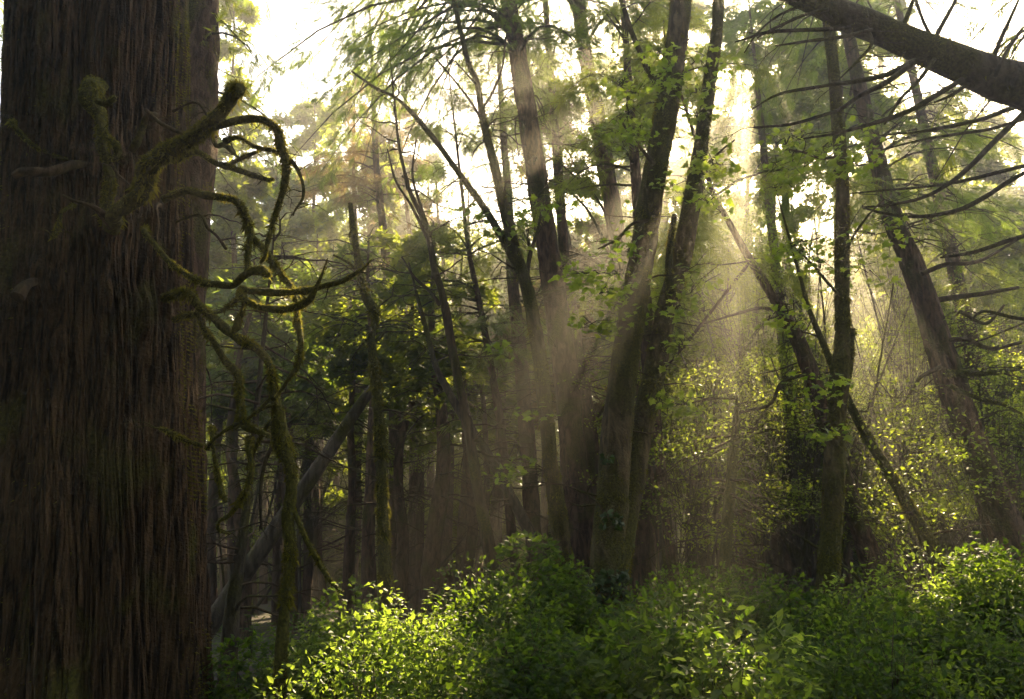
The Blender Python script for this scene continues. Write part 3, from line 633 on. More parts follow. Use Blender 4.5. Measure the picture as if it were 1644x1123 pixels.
# ivy round the foot and lower stems
rg = np.random.default_rng(44); m = 7000; k = rg.integers(int(len(D) * .62), len(D), m); a = rg.uniform(0, 2 * math.pi, m); rd = np.stack([np.cos(a), np.sin(a), 0 * a], -1)
q = D[k, :3] + rd * (D[k, 3] * 1.05 + np.abs(rg.normal(size=m)) * .05)[:, None]; kk = vnoise(q * 3, 8) + (1.5 - q[:, 2]) * .6 > .1; q, rd = q[kk], rd[kk]
f = MB(); ax = rg.normal(size=q.shape) * .6; ax[:, 2] -= .7; scatter(f, MAPLE[0], MAPLE[1], q, ax, rd + rg.normal(size=q.shape) * .3, .065 * rg.uniform(.5, 1.3, len(q))); f.build('ivy', M['ivy'], t, b, smooth=False)
dead_twigs(D, t, b, 24, .9, 2, 8, 45, 'dead', 0)

# dark conifer between, behind
t, b, D = tree('conifer', 'dark conifer with radiating dead branches between the centre trunk and the maple', [(940, 90, 26), (952, 150, 28), (965, 225, 31), (976, 290, 32), (986, 350, 31), (996, 420, 32), (1004, 490, 34), (1010, 560, 36), (1016, 650, 38), (1022, 760, 42), (1025, 880, 46)], 16, 'conifer', 9, seed=46)
crown(D, 11.0, 22, 3.6, 60, 5500, t, b, 47, 'conf', SPRAY_MID, .32, .4, shape='round'); dead_twigs(D, t, b, 150, 2.6, 5.5, 13, 48, 'dead', .1)
limb(t, b, [(1000, 470, 7), (975, 400, 6), (945, 340, 5), (905, 300, 4), (880, 290, 2)], 15.8, 'dead', seed=49, dn=8); limb(t, b, [(992, 400, 6), (965, 330, 5), (930, 290, 4), (890, 255, 3)], 15.8, 'dead', seed=50, dn=8); limb(t, b, [(1004, 500, 6), (1030, 440, 5), (1040, 380, 4), (1065, 320, 3)], 15.6, 'dead', seed=51, dn=8)
# slim dark trunk on the right
t, b, D = tree('maple', 'slim dark upright maple on the right with a snapped stub and bright leaf sprays', [(1330, 40, 18), (1338, 110, 20), (1345, 190, 22), (1350, 260, 23), (1353, 330, 25), (1352, 400, 26), (1352, 470, 27), (1353, 540, 28), (1350, 590, 32), (1345, 650, 34), (1341, 720, 35), (1338, 790, 37), (1334, 860, 38), (1330, 920, 40), (1327, 965, 44)], 8.2, 'maple', 5, seed=52, moss=700, rough=.16)
limb(t, b, [(1358, 620, 14), (1364, 585, 13), (1367, 550, 11), (1369, 528, 10)], 8.2, 'mossy', 'broken_stub', moss=900, seed=53)
limb(t, b, [(1348, 250, 6), (1320, 255, 5), (1290, 245, 4), (1262, 240, 3)], 8.0, 'maple', seed=54, dn=4); limb(t, b, [(1352, 420, 6), (1370, 380, 5), (1395, 345, 4), (1420, 320, 3)], 8.1, 'maple', seed=55, dn=5)
limb(t, b, [(1352, 480, 6), (1325, 450, 5), (1300, 420, 4), (1275, 400, 3)], 8.2, 'maple', seed=56, dn=4)
Lc = [(1262, 232), (1280, 250), (1300, 262), (1320, 240), (1245, 262), (1340, 275), (1285, 225), (1370, 270), (1400, 235), (1375, 255), (1400, 375), (1420, 360), (1290, 400), (1275, 395), (1310, 420), (1250, 300), (1280, 520), (1265, 500), (1380, 430), (1320, 610), (1310, 640), (1330, 690)]
leaf_clouds([at(x, y, 8.0 + .5 * ((i * 31) % 7 - 3) / 3) for i, (x, y) in enumerate(Lc)], 34, .24, .082, t, b, 57, 'maplef')
# leaning trunks around it
t, b, D = tree('leaning_tree', 'brown trunk leaning left behind the slim dark maple, thin toward its misty top', [(1145, 310, 9), (1172, 360, 11), (1200, 410, 14), (1228, 455, 17), (1255, 500, 21), (1280, 545, 26), (1298, 590, 30), (1315, 640, 32), (1332, 700, 33), (1352, 760, 34), (1372, 820, 36), (1395, 890, 40), (1408, 930, 44)], 13, 'conifer', 3, seed=58)
limb(t, b, [(1255, 500, 7), (1220, 495, 6), (1180, 505, 5), (1130, 520, 3)], 13, 'dead', seed=59, dn=10); limb(t, b, [(1298, 600, 7), (1255, 615, 7), (1235, 650, 6), (1180, 665, 5), (1140, 690, 3)], 12.8, 'dead', seed=60, dn=10); limb(t, b, [(1205, 420, 6), (1150, 490, 6), (1095, 560, 5), (1060, 600, 3)], 12.6, 'dead', seed=61, dn=10)
dead_twigs(D, t, b, 70, 1.8, 2, 10, 62, 'dead', .2); crown(D, 7.0, 12.6, 2.4, 34, 2600, t, b, 63, 'confy', SPRAY_MID, .3, .4)
t, b, D = tree('leaning_tree', 'thin mossy sunlit trunk slanting down right of the slim dark maple', [(1300, 500, 8), (1325, 560, 12), (1352, 625, 14), (1385, 690, 16), (1412, 735, 18), (1440, 780, 20), (1462, 820, 22), (1485, 860, 26), (1508, 900, 30)], 11, 'mossy', 2, seed=64, moss=1300)
dead_twigs(D, t, b, 20, .9, 1, 6, 65, 'dead', .1)
leaf_clouds([at(x, y, 10.9) for x, y in [(1395, 660), (1430, 700), (1470, 700), (1480, 790), (1500, 830), (1450, 730), (1520, 700), (1500, 650), (1440, 640), (1550, 720), (1520, 790)]], 60, .42, .075, t, b, 66, 'under', OVAL)
t, b, D = tree('leaning_conifer', 'thick conifer leaning left on the right side with long dead boughs', [(1375, 120, 24), (1392, 190, 27), (1410, 260, 30), (1425, 320, 33), (1440, 370, 36), (1458, 410, 39), (1474, 450, 42), (1490, 500, 44), (1506, 550, 47), (1525, 610, 50), (1545, 670, 53), (1568, 730, 56), (1590, 790, 60), (1612, 850, 66), (1625, 890, 72)], 12.5, 'conifer', 7, seed=67, seg=20)
for q, pp in enumerate([[(1490, 485, 12), (1530, 478, 10), (1570, 473, 9), (1635, 462, 6)], [(1506, 550, 12), (1550, 545, 9), (1590, 560, 8), (1640, 550, 5)], [(1520, 600, 14), (1560, 600, 12), (1600, 598, 10), (1640, 590, 8)], [(1480, 440, 10), (1520, 425, 8), (1570, 420, 7), (1635, 385, 4)], [(1525, 620, 9), (1570, 640, 8), (1610, 650, 6), (1640, 665, 4)], [(1510, 590, 8), (1480, 605, 7), (1465, 625, 5), (1450, 650, 3)], [(1540, 500, 6), (1580, 520, 6), (1600, 505, 5), (1612, 490, 4)]]):
    limb(t, b, pp, 12.5 - .15 * q, 'mossy' if q in (2, 4) else 'dead', 'dead_bough', seed=70 + q, dn=8, moss=400 if q in (2, 4) else 0)
crown(D, 7.0, 16, 2.5, 60, 3000, t, b, 68, 'conf', SPRAY_FINE, .26, .5, shape='round'); dead_twigs(D, t, b, 60, 2.4, 3, 11, 69, 'dead', .25, spread=(-1.3, 1.3))
t, b, D = tree('conifer', 'dim leaning trunk at the right edge behind the thick leaning conifer', [(1560, 560, 30), (1580, 640, 34), (1605, 720, 38), (1632, 810, 44), (1650, 880, 48)], 16, 'conifer', 10, seed=78); crown(D, 6, 17, 2.6, 44, 2600, t, b, 79, 'confy', SPRAY_MID, .3, .4); dead_twigs(D, t, b, 40, 1.6, 2, 9, 80)
# overhead leaning trunk, top right
P, R = wpts([(1180, -50, 28), (1290, -4, 36), (1362, 27, 42), (1440, 60, 48), (1520, 93, 55), (1575, 115, 60), (1618, 132, 65), (1670, 153, 70)], 7)
d = nrm(P[-1] - P[-3]); d = nrm(np.array([d[0], .2, -.42])); P = np.vstack([P, P[-1] + d * 2, P[-1] + d * 6, P[-1] + d * 11, P[-1] + d * 15.5]); R = np.concatenate([R, [.24, .29, .36, .42]])
b = P[-1].copy(); t = thing('leaning_tree', 'thick dark dead trunk slanting overhead across the top right corner, bare boughs hanging from it', 'tree', b); o, D = trunk_mesh('trunk', M['slim'], P, R, t, b, 24, .07, .12, 6, 81); moss_fuzz(D[:90], t, b, 500, .016, 81)
for q, (pp, y) in enumerate([
    ([(1365, 45, 9), (1340, 47, 7), (1280, 49, 6), (1235, 52, 6), (1205, 60, 4), (1180, 68, 2)], 6.9), ([(1400, 48, 6), (1350, 60, 6), (1300, 66, 5), (1245, 74, 3)], 6.8),
    ([(1470, 98, 10), (1424, 120, 9), (1380, 130, 8), (1344, 135, 7), (1300, 142, 6), (1269, 147, 5), (1240, 156, 4), (1200, 181, 2)], 6.7), ([(1468, 100, 9), (1424, 132, 9), (1379, 155, 8), (1350, 175, 7), (1319, 186, 6), (1269, 200, 5), (1210, 205, 3)], 6.6),
    ([(1545, 128, 9), (1500, 155, 8), (1460, 178, 8), (1410, 196, 7), (1345, 214, 5), (1290, 223, 3)], 6.6), ([(1500, 95, 7), (1475, 130, 6), (1445, 160, 5), (1420, 200, 3)], 6.9),
    ([(1440, 60, 8), (1455, 30, 7), (1470, -10, 5)], 6.9), ([(1495, 75, 8), (1510, 45, 7), (1535, 0, 5), (1550, -30, 4)], 7), ([(1520, 92, 7), (1490, 50, 6), (1475, 15, 5), (1465, -20, 4)], 7.2), ([(1590, 120, 8), (1600, 80, 7), (1622, 30, 6), (1640, -10, 4)], 7.0), ([(1598, 122, 6), (1615, 85, 5), (1640, 50, 4)], 6.8),
    ([(1390, 42, 5), (1400, 70, 5), (1375, 100, 4), (1350, 125, 2)], 6.8), ([(1330, 15, 6), (1290, 25, 5), (1235, 50, 4), (1215, 62, 2)], 6.9), ([(1300, 5, 5), (1250, 25, 4), (1215, 55, 3), (1195, 85, 2)], 7.1), ([(1555, 135, 6), (1530, 152, 5), (1500, 165, 3)], 6.9)]):
    limb(t, b, pp, y, 'slim', 'dead_bough', seed=85 + q, dn=5)
# the conifer just outside the frame on the right that carries the long drooping boughs
t, b, D = tree('bare_conifer', 'conifer off the right edge reaching long drooping bare boughs leftward into view', [(1790, -100, 48), (1795, 200, 52), (1800, 500, 56), (1805, 900, 62)], 8.6, 'conifer', 6, seed=110)
for q, pp in enumerate([[(1790, 120, 14), (1700, 150, 11), (1622, 175, 9), (1575, 192, 8), (1515, 205, 7), (1470, 213, 5), (1425, 217, 3)], [(1795, 60, 14), (1690, 140, 12), (1622, 203, 11), (1594, 230, 10), (1560, 265, 9), (1524, 295, 8), (1480, 318, 7), (1425, 330, 5), (1385, 333, 3)],
     [(1798, 250, 13), (1700, 255, 9), (1623, 272, 8), (1550, 290, 7), (1490, 300, 5), (1430, 305, 4), (1365, 311, 2)], [(1798, 200, 14), (1700, 250, 11), (1623, 290, 9), (1584, 315, 9), (1540, 337, 8), (1480, 348, 7), (1430, 345, 5), (1385, 334, 3)],
     [(1800, 350, 12), (1700, 365, 9), (1625, 385, 8), (1564, 405, 7), (1510, 414, 4)], [(1790, 100, 12), (1690, 170, 9), (1600, 205, 7), (1540, 215, 6), (1480, 225, 4), (1420, 240, 3)], [(1800, 500, 12), (1700, 505, 9), (1640, 512, 7), (1580, 500, 5), (1560, 515, 3)]]):
    limb(t, b, pp, 8.2, 'slim', 'dead_bough', seed=112 + q, dn=12)
crown(D, 7.5, 12, 2.2, 26, 500, t, b, 120, 'confy', SPRAY_FINE, .34, .6, shape='flat', az=(2.2, 4.2))
# other mid trunks
for a in [
    ('dark trunk leaning in the gloom between the slender crooked and curved mossy trees', [(700, 590, 12), (718, 625, 14), (735, 655, 15), (758, 692, 16), (782, 728, 17), (808, 775, 18), (832, 820, 20), (858, 870, 22)], 13.5, 'slim', 2, 130, 0),
    ('hazy pinkish trunk standing in the sun ray left of the curved mossy tree', [(825, 470, 22), (834, 560, 25), (842, 650, 27), (850, 760, 30), (858, 880, 32)], 19, 'conifer', 8, 131, 1),
    ('short mossy trunk alone in the hollow right of the maple', [(1182, 690, 15), (1176, 740, 18), (1171, 800, 20), (1166, 870, 22), (1160, 940, 24)], 11.5, 'mossy', .5, 132, 2),
    ('reddish trunk rising close behind the right stem of the maple', [(1046, 640, 30), (1052, 720, 33), (1058, 800, 36), (1066, 870, 39), (1075, 935, 42)], 13, 'conifer', 9, 133, 1),
    ('hazy trunk in the sun haze above the leaning brown one', [(1222, 200, 11), (1230, 290, 14), (1238, 360, 16), (1246, 430, 17), (1260, 560, 19), (1275, 760, 21), (1285, 900, 23)], 20, 'conifer', 4, 134, 1),
    ('pinkish trunk among brown needles behind the top of the mossy snag', [(604, 260, 12), (614, 360, 15), (622, 440, 18), (630, 540, 20), (634, 700, 23), (636, 900, 26)], 20, 'conifer', 5, 135, 3),
    ('faint slanting trunk behind the slender crooked tree', [(752, 400, 8), (764, 460, 10), (776, 520, 12), (790, 600, 14), (806, 700, 16), (822, 860, 18)], 17, 'conifer', 5, 136, 1),
    ('dark leaning trunk low beside the foot of the grey log', [(400, 780, 14), (392, 840, 18), (384, 900, 22), (374, 970, 26), (368, 1040, 30)], 9, 'slim', 3, 137, 0)]:
    lab, pts, Y, mat, up, sd, kind = a
    t, b, D = tree('conifer' if kind in (1, 3) else 'dead_tree', lab, pts, Y, mat, up, seed=sd)
    dead_twigs(D, t, b, 40, 1.4, 1, 14, sd, 'dead', .2)
    if kind in (1, 3): z1 = D[:, 2].max(); crown(D, z1 * .45, z1, 2.4, 40, 3200, t, b, sd, 'dry' if kind == 3 else ['conf', 'confy'][sd % 2], SPRAY_MID, .3, .4)

# ------------------------------------------------------------------ conifers of the stand, set by tip, foot, distance, crown radius
def conifer(label, tip, bx, Y, rad, z0, mat, ns, w, seed, group=None, shape='cone', dead=30, spray=CLUMP, size=.36):
    ns = int(ns * (2.6 if ns > 1000 else 1.6))
    p1 = at(tip[0], tip[1], Y); g = at(bx, 900, Y); base = np.array([g[0], Y, 0]); base[2] = gpt(base) - .1
    rg = np.random.default_rng(seed); s = np.linspace(1, 0, 9)[:, None]
    P = base * (1 - s) + p1 * s; P[:, 0] += np.cumsum(rg.normal(size=9)) * .10 * np.sin(np.linspace(0, 3.14, 9)); P[:, 1] += np.cumsum(rg.normal(size=9)) * .1 * np.sin(np.linspace(0, 3.14, 9))
    R = w / FPX * Y / 2 * (1 - .9 * s[:, 0] ** 1.1)
    t = thing('conifer', label, 'tree', P[-1], group); o, D = trunk_mesh('trunk', M['conifer'], P, R, t, P[-1], 10, .35, .1, 5, seed)
    if dead: dead_twigs(D, t, P[-1], dead, 1.8, 1.5, z0 + 3, seed, 'dead', .2, r0=.014)
    crown(D, z0, p1[2], rad, int(26 + 4 * (p1[2] - z0)), ns, t, P[-1], seed, mat, spray, size, .4, shape)
    return t

S = [  # label, tip, foot px, Y, radius, crown base z, material, sprays, trunk px
    ('lime green conifer top catching sun right beside the upper giant cedar', (375, -40), 385, 19, 1.2, 5.5, 'confy', 1500, 16),
    ('blue green conifer nearest the giant cedar, top under the left patch of sky', (440, 190), 450, 26, 2.6, 7, 'confb', 1600, 17),
    ('tall soft green conifer below the middle of the left patch of sky', (505, 165), 506, 28, 3.0, 7, 'confy', 2300, 18),
    ('golden tipped conifer at the right end of the left patch of sky', (572, 95), 560, 25, 2.7, 6.5, 'confy', 2000, 17),
    ('brownish conifer behind the crooked forked stems', (640, 165), 662, 29, 2.9, 7, 'dry', 1500, 20),
    ('blue green conifer low between the forked stems and the arching limb', (700, 270), 702, 25, 2.4, 8, 'confb', 1300, 20),
    ('round topped conifer under the bright sky left of the centre trunk', (752, 285), 742, 28, 2.6, 8, 'confy', 1400, 22),
    ('far conifer whose top fills the back of the left patch of sky', (475, 235), 478, 33, 3.0, 8, 'confb', 1800, 16),
    ('far conifer behind the golden tipped one', (545, 225), 543, 34, 3.0, 8, 'conf', 1800, 16),
    ('far conifer behind the brownish one, a little taller', (612, 190), 615, 34, 3.0, 9, 'confy', 1800, 16),
    ('far conifer in the gap between the forked stems and arching limb', (690, 235), 690, 33, 3.0, 9, 'confb', 1900, 16),
    ('far sunny conifer between the maple stems and the sun glow', (1105, 110), 1100, 33, 3.0, 8, 'confy', 2300, 16),
    ('far conifer closing the sky just left of the slim dark maple', (1315, 190), 1315, 33, 2.8, 8, 'conf', 2000, 16),
    ('far conifer closing the sky between slim maple and thick leaning conifer', (1410, 215), 1405, 32, 2.8, 7, 'confy', 2200, 16),
    ('far conifer behind the lower drooping boughs on the right', (1490, 260), 1485, 33, 3.0, 7, 'conf', 2200, 16),
    ('far conifer near the right edge, its top beneath the overhead trunk', (1600, 215), 1600, 33, 3.2, 7, 'confy', 2400, 16),
    ('far conifer directly behind the centre conifer trunk', (865, 90), 862, 31, 2.8, 8, 'conf', 2300, 16),
    ('far conifer behind the dark one with radiating dead branches', (985, 60), 985, 32, 3.0, 8, 'confy', 2300, 16),
    ('dim conifer directly behind the fork of the curved mossy tree', (815, 170), 790, 31, 2.9, 7, 'conf', 2000, 22),
    ('golden brown conifer in the glow between the centre trunk and the dark branching one', (905, 140), 905, 24, 2.5, 6, 'dry', 1700, 20),
    ('deep green conifer seen between the dark branching tree and the maple', (1030, 100), 1035, 27, 2.6, 7, 'conf', 2000, 22),
    ('sunny conifer filling the gap right of the maple stems', (1130, 190), 1120, 26, 2.6, 4, 'confy', 2000, 20),
    ('misty conifer under the brightest sun rays', (1190, 110), 1200, 29, 2.6, 6, 'confy', 2200, 20),
    ('hazy conifer left of the bright gap in the canopy', (1250, 20), 1250, 25, 2.1, 7, 'confy', 2200, 18),
    ('low yellow green conifer under the bright gap in the canopy', (1300, 390), 1305, 24, 3.4, 3.0, 'confy', 3200, 18),
    ('feathery conifer behind the boughs hanging from the overhead trunk', (1350, 20), 1350, 21, 2.4, 7, 'confy', 2600, 16),
    ('yellow green conifer between the slim maple and the thick leaning conifer', (1425, 330), 1425, 22, 3.3, 3.0, 'confy', 3600, 17),
    ('tall conifer top behind the drooping bare boughs on the right', (1510, 150), 1510, 24, 2.0, 9, 'confy', 1500, 18),
    ('bushy conifer filling the space beyond the lower dead boughs at right', (1555, 330), 1560, 21, 3.4, 3.0, 'confy', 3800, 20),
    ('green conifer cut by the right edge of the view', (1650, 330), 1650, 22, 3.0, 3.5, 'confy', 3600, 20),
    ('yellow green conifer filling the view just right of the leaning maple stems', (1170, 400), 1160, 20, 3.0, 3.5, 'confy', 3000, 16),
    ('tall dense conifer whose crown hides the sun at the top of the view', (1225, -420), 1262, 26, 3.4, 15.5, 'conf', 3700, 20),  # this and the next two crowns are added to block the sun
    ('second tall conifer left of the one that hides the sun', (1060, -330), 1075, 29, 3.0, 17, 'conf', 2800, 20),
    ('third tall conifer right of the one that hides the sun', (1390, -300), 1400, 30, 2.6, 18, 'confy', 1800, 20),
]
for i, a in enumerate(S): conifer(*a, 200 + i, shape='round' if a[1][0] > 1100 else 'cone')

# far stand: many straight thin trunks in the shade, one tree each
far = [(352, 20, 22), (372, 27, 16), (398, 17, 26), (414, 25, 12), (426, 30, 14), (447, 20, 13), (475, 19, 18), (493, 22, 17), (512, 30, 10), (527, 26, 12), (551, 17.5, 20), (567, 28, 12), (588, 16, 27), (648, 18, 24), (672, 24, 16), (694, 17, 34), (722, 26, 16), (736, 19, 22), (765, 27, 14),
       (1098, 21, 16), (1118, 26, 14), (1142, 19, 20), (1196, 24, 11), (1209, 28, 9), (1222, 31, 8), (1236, 26, 10), (1250, 30, 8), (1263, 25, 10), (1282, 29, 9), (1298, 22, 15), (1398, 27, 10), (1415, 31, 10), (1432, 24, 12), (1452, 28, 12), (1476, 22, 14), (1530, 24, 14), (1560, 28, 13), (1598, 25, 13), (1636, 20, 16)]
rgf = np.random.default_rng(77)
ORD = ['first', 'second', 'third', 'fourth', 'fifth', 'sixth', 'seventh', 'eighth', 'ninth', 'tenth', 'eleventh', 'twelfth', 'thirteenth', 'fourteenth', 'fifteenth', 'sixteenth', 'seventeenth', 'eighteenth', 'nineteenth', 'twentieth']
for i, (px, Y, w) in enumerate(far):
    if i < 13: lab = f'{ORD[i]} dark straight trunk counting rightward from the giant cedar to the mossy snag'
    elif i < 19: lab = f'{ORD[i - 13]} shadowy trunk counting rightward from the mossy snag to the curved mossy tree'
    elif i < 30: lab = f'{ORD[i - 19]} thin back trunk counting rightward from the maple to the slim dark maple'
    else: lab = f'{ORD[i - 30]} thin back trunk counting rightward from the slim dark maple to the frame edge'
    lean = rgf.normal() * 6 + (px - 822) * -.05
    if i >= 22: lean -= 12
    conifer(lab, (px + lean, rgf.uniform(330, 430) if px < 800 else rgf.uniform(420, 520)), px, Y, rgf.uniform(1.3, 2.0), rgf.uniform(4.0, 6.5) if px < 800 else rgf.uniform(3.5, 5.5), ['confy', 'confy', 'conf', 'confy'][i % 4] if px < 800 else ['confy', 'confy', 'conf'][i % 3], 380 if px < 800 else 600, w, 300 + i, 'thin trunks of the far shaded stand', dead=26)

# ------------------------------------------------------------------ leafy understorey
def understorey(label, px, py, Y, w, h, n, leafs, seed, mat='under', size=.085, tm=None):
    rg = np.random.default_rng(seed); c = at(px, py, Y); base = np.array([c[0] + rg.normal() * .4, Y, 0]); base[2] = gpt(base) - .05
    t = thing('understorey_tree', label, 'tree', base)
    cs = c + rg.normal(size=(n, 3)) * np.array([w, w * .8, h]) * .5; cs[:, 2] = np.maximum(cs[:, 2], base[2] + .7)
    fb = MB()
    for q in range(4):
        e = cs[rg.integers(0, n)]; m = base * .5 + e * .5 + rg.normal(size=3) * .25; tube(fb, spline(np.array([base + rg.normal(size=3) * .06 * np.array([1, 1, 0]), m, e]), 14), np.linspace(.045, .012, 14), 7, .15, 10, q)
    fb.build('stems', M['slim'], t, base)
    ss = np.clip(rg.random(n), .3, .9)[:, None]; frm = base * (1 - ss) + c * ss + rg.normal(size=(n, 3)) * .15
    leaf_clouds(cs, int(leafs * 2.9), .55, size * .74, t, base, seed, mat, tm or OVAL, 'leaves', frm=frm, gaps=False)
for i, a in enumerate([
    ('sunlit leafy understorey tree between the maple and the short mossy trunk', 1130, 640, 14, 1.9, 1.4, 16, 110, 1),
    ('leafy understorey tree glowing yellow right of the maple at mid height', 1190, 520, 16, 2.4, 2.0, 18, 110, 2),
    ('leafy understorey tree left of the slim dark maple', 1255, 640, 15, 2.2, 1.6, 18, 110, 3),
    ('low leafy understorey tree over the hollow left of the slim dark maple', 1205, 790, 14, 1.4, .9, 10, 60, 4),
    ('bright leafy understorey tree just right of the slim dark maple', 1425, 600, 14.5, 1.9, 1.8, 18, 110, 5),
    ('sunny leafy understorey tree beneath the thick leaning conifer', 1500, 690, 15, 2.4, 1.4, 20, 110, 6),
    ('low dense understorey tree before the thick leaning conifer', 1470, 820, 13, 2.0, 1.0, 16, 100, 7),
    ('leafy understorey tree at the right edge above the bushes', 1600, 720, 13, 1.6, 1.3, 14, 100, 8),
    ('shaded understorey tree at the left edge of the reddish trunk by the maple', 1090, 780, 12, 1.0, 1.2, 8, 90, 9),
    ('pale leafy understorey tree far back between the grey log and the cedar', 400, 640, 20, 2.6, 2.4, 18, 110, 10),
    ('yellow leafy understorey tree far back under the mossy snag branch stub', 510, 640, 22, 3.0, 2.8, 22, 110, 11),
    ('high leafy understorey tree glowing between maple and leaning brown trunk', 1160, 440, 18, 2.8, 2.4, 22, 120, 13),
    ('high leafy understorey tree right under the bright gap in the canopy', 1290, 470, 18, 3.0, 2.2, 24, 120, 14),
    ('high leafy understorey tree between the slim maple and the leaning conifer', 1420, 480, 17, 2.6, 2.4, 22, 120, 15),
    ('sunlit understorey tree right of the leaning conifer among the dead boughs', 1580, 520, 17, 2.6, 2.6, 22, 120, 16),
    ('dim understorey tree far back right of the mossy snag', 650, 700, 22, 2.6, 2.0, 16, 100, 12)]):
    understorey(*a[:-1], 400 + a[-1])

# unseen trees added behind and beside the camera to shade the foreground
for i, (x, y, w) in enumerate([(-4.5, -3.5, .35), (2.5, -5, .3), (7, -2.5, .32), (-10, 3, .4), (-1, -9, .35), (11, 5, .3), (-8, -8, .35), (7, -9, .3), (-11, 10, .35), (-6.8, 1.2, .3), (.5, -3.2, .25), (3.5, -9.5, .3)]):
    base = np.array([x, y, gpt((x, y)) - .1]); P = np.array([base, base + [0.1, 0, 8], base + [0, .2, 22.]]); P = P[::-1]
    t = thing('conifer', 'added shade conifer outside the view, ' + ['behind the viewer at left', 'close behind the viewer at right', 'off the right edge near the viewer', 'off the left edge beside the giant cedar', 'straight behind the viewer', 'off the right edge beyond the bushes', 'far behind the viewer at left', 'far behind the viewer at right', 'off the left edge behind the giant cedar', 'off the left edge level with the viewer', 'nearest behind the viewer', 'farthest behind the viewer at right'][i], 'tree', base)
    o, D = trunk_mesh('trunk', M['conifer'], P, np.array([.04, w * .7, w]), t, base, 12, .4, .1, 5, 900 + i)
    crown(D, 4.2, 20, 4.2, 70, 3600, t, base, 900 + i, 'conf', SPRAY_FAR, .85, .4)

# distant wood beyond the stand: reads as one mass
rg = np.random.default_rng(500); n = 110000
x = rg.uniform(-34, 46, n); y = 35 + 15 * rg.random(n) ** 1.5; z = rg.random(n) ** .9 * np.where(x < 7, 17, 15)
q = np.stack([x, y, z], -1); k = vnoise(q * np.array([.28, .28, .22]), 3) + .5 * vnoise(q * .8, 6) > -.35; q = q[k]; q = q[lit_gap(q)]
ax = rg.normal(size=q.shape); ax[:, 2] = -.4; nr = rg.normal(size=q.shape) * .5 + np.array([0, 0, 1.0])
f = MB(); scatter(f, CLUMP_B[0], CLUMP_B[1], q, ax, nr, rg.uniform(.4, .9, len(q)))
n = 16000; q = np.stack([rg.uniform(-26, 34, n), rg.uniform(32, 37, n), rg.random(n) * 4.2], -1); q = q[vnoise(q * .5, 12) > -.5]; scatter(f, CLUMP_B[0], CLUMP_B[1], q, rg.normal(size=q.shape), rg.normal(size=q.shape) * .5 + np.array([0, 0, 1.0]), rg.uniform(.6, 1.2, len(q)))
m = 90; bx = rg.uniform(-34, 46, m); by = rg.uniform(35, 56, m); s = np.linspace(0, 1, 5); C = np.stack([bx[:, None] + rg.normal(size=(m, 1)) * s * 1.0, by[:, None] + 0 * s, s * 15 + 0 * bx[:, None] - .1], -1)
f2 = MB(); thin_tubes(f2, C, rg.uniform(.07, .2, m)[:, None] * (1 - .6 * s)[None], 6)
dw = tag(f.build('distant_forest', M['confy'], smooth=False), 'distant sunlit wood glimpsed between the dark trunks', 'forest', kind='stuff')
f2.build('trunks', M['slim'], dw)['kind'] = 'stuff'

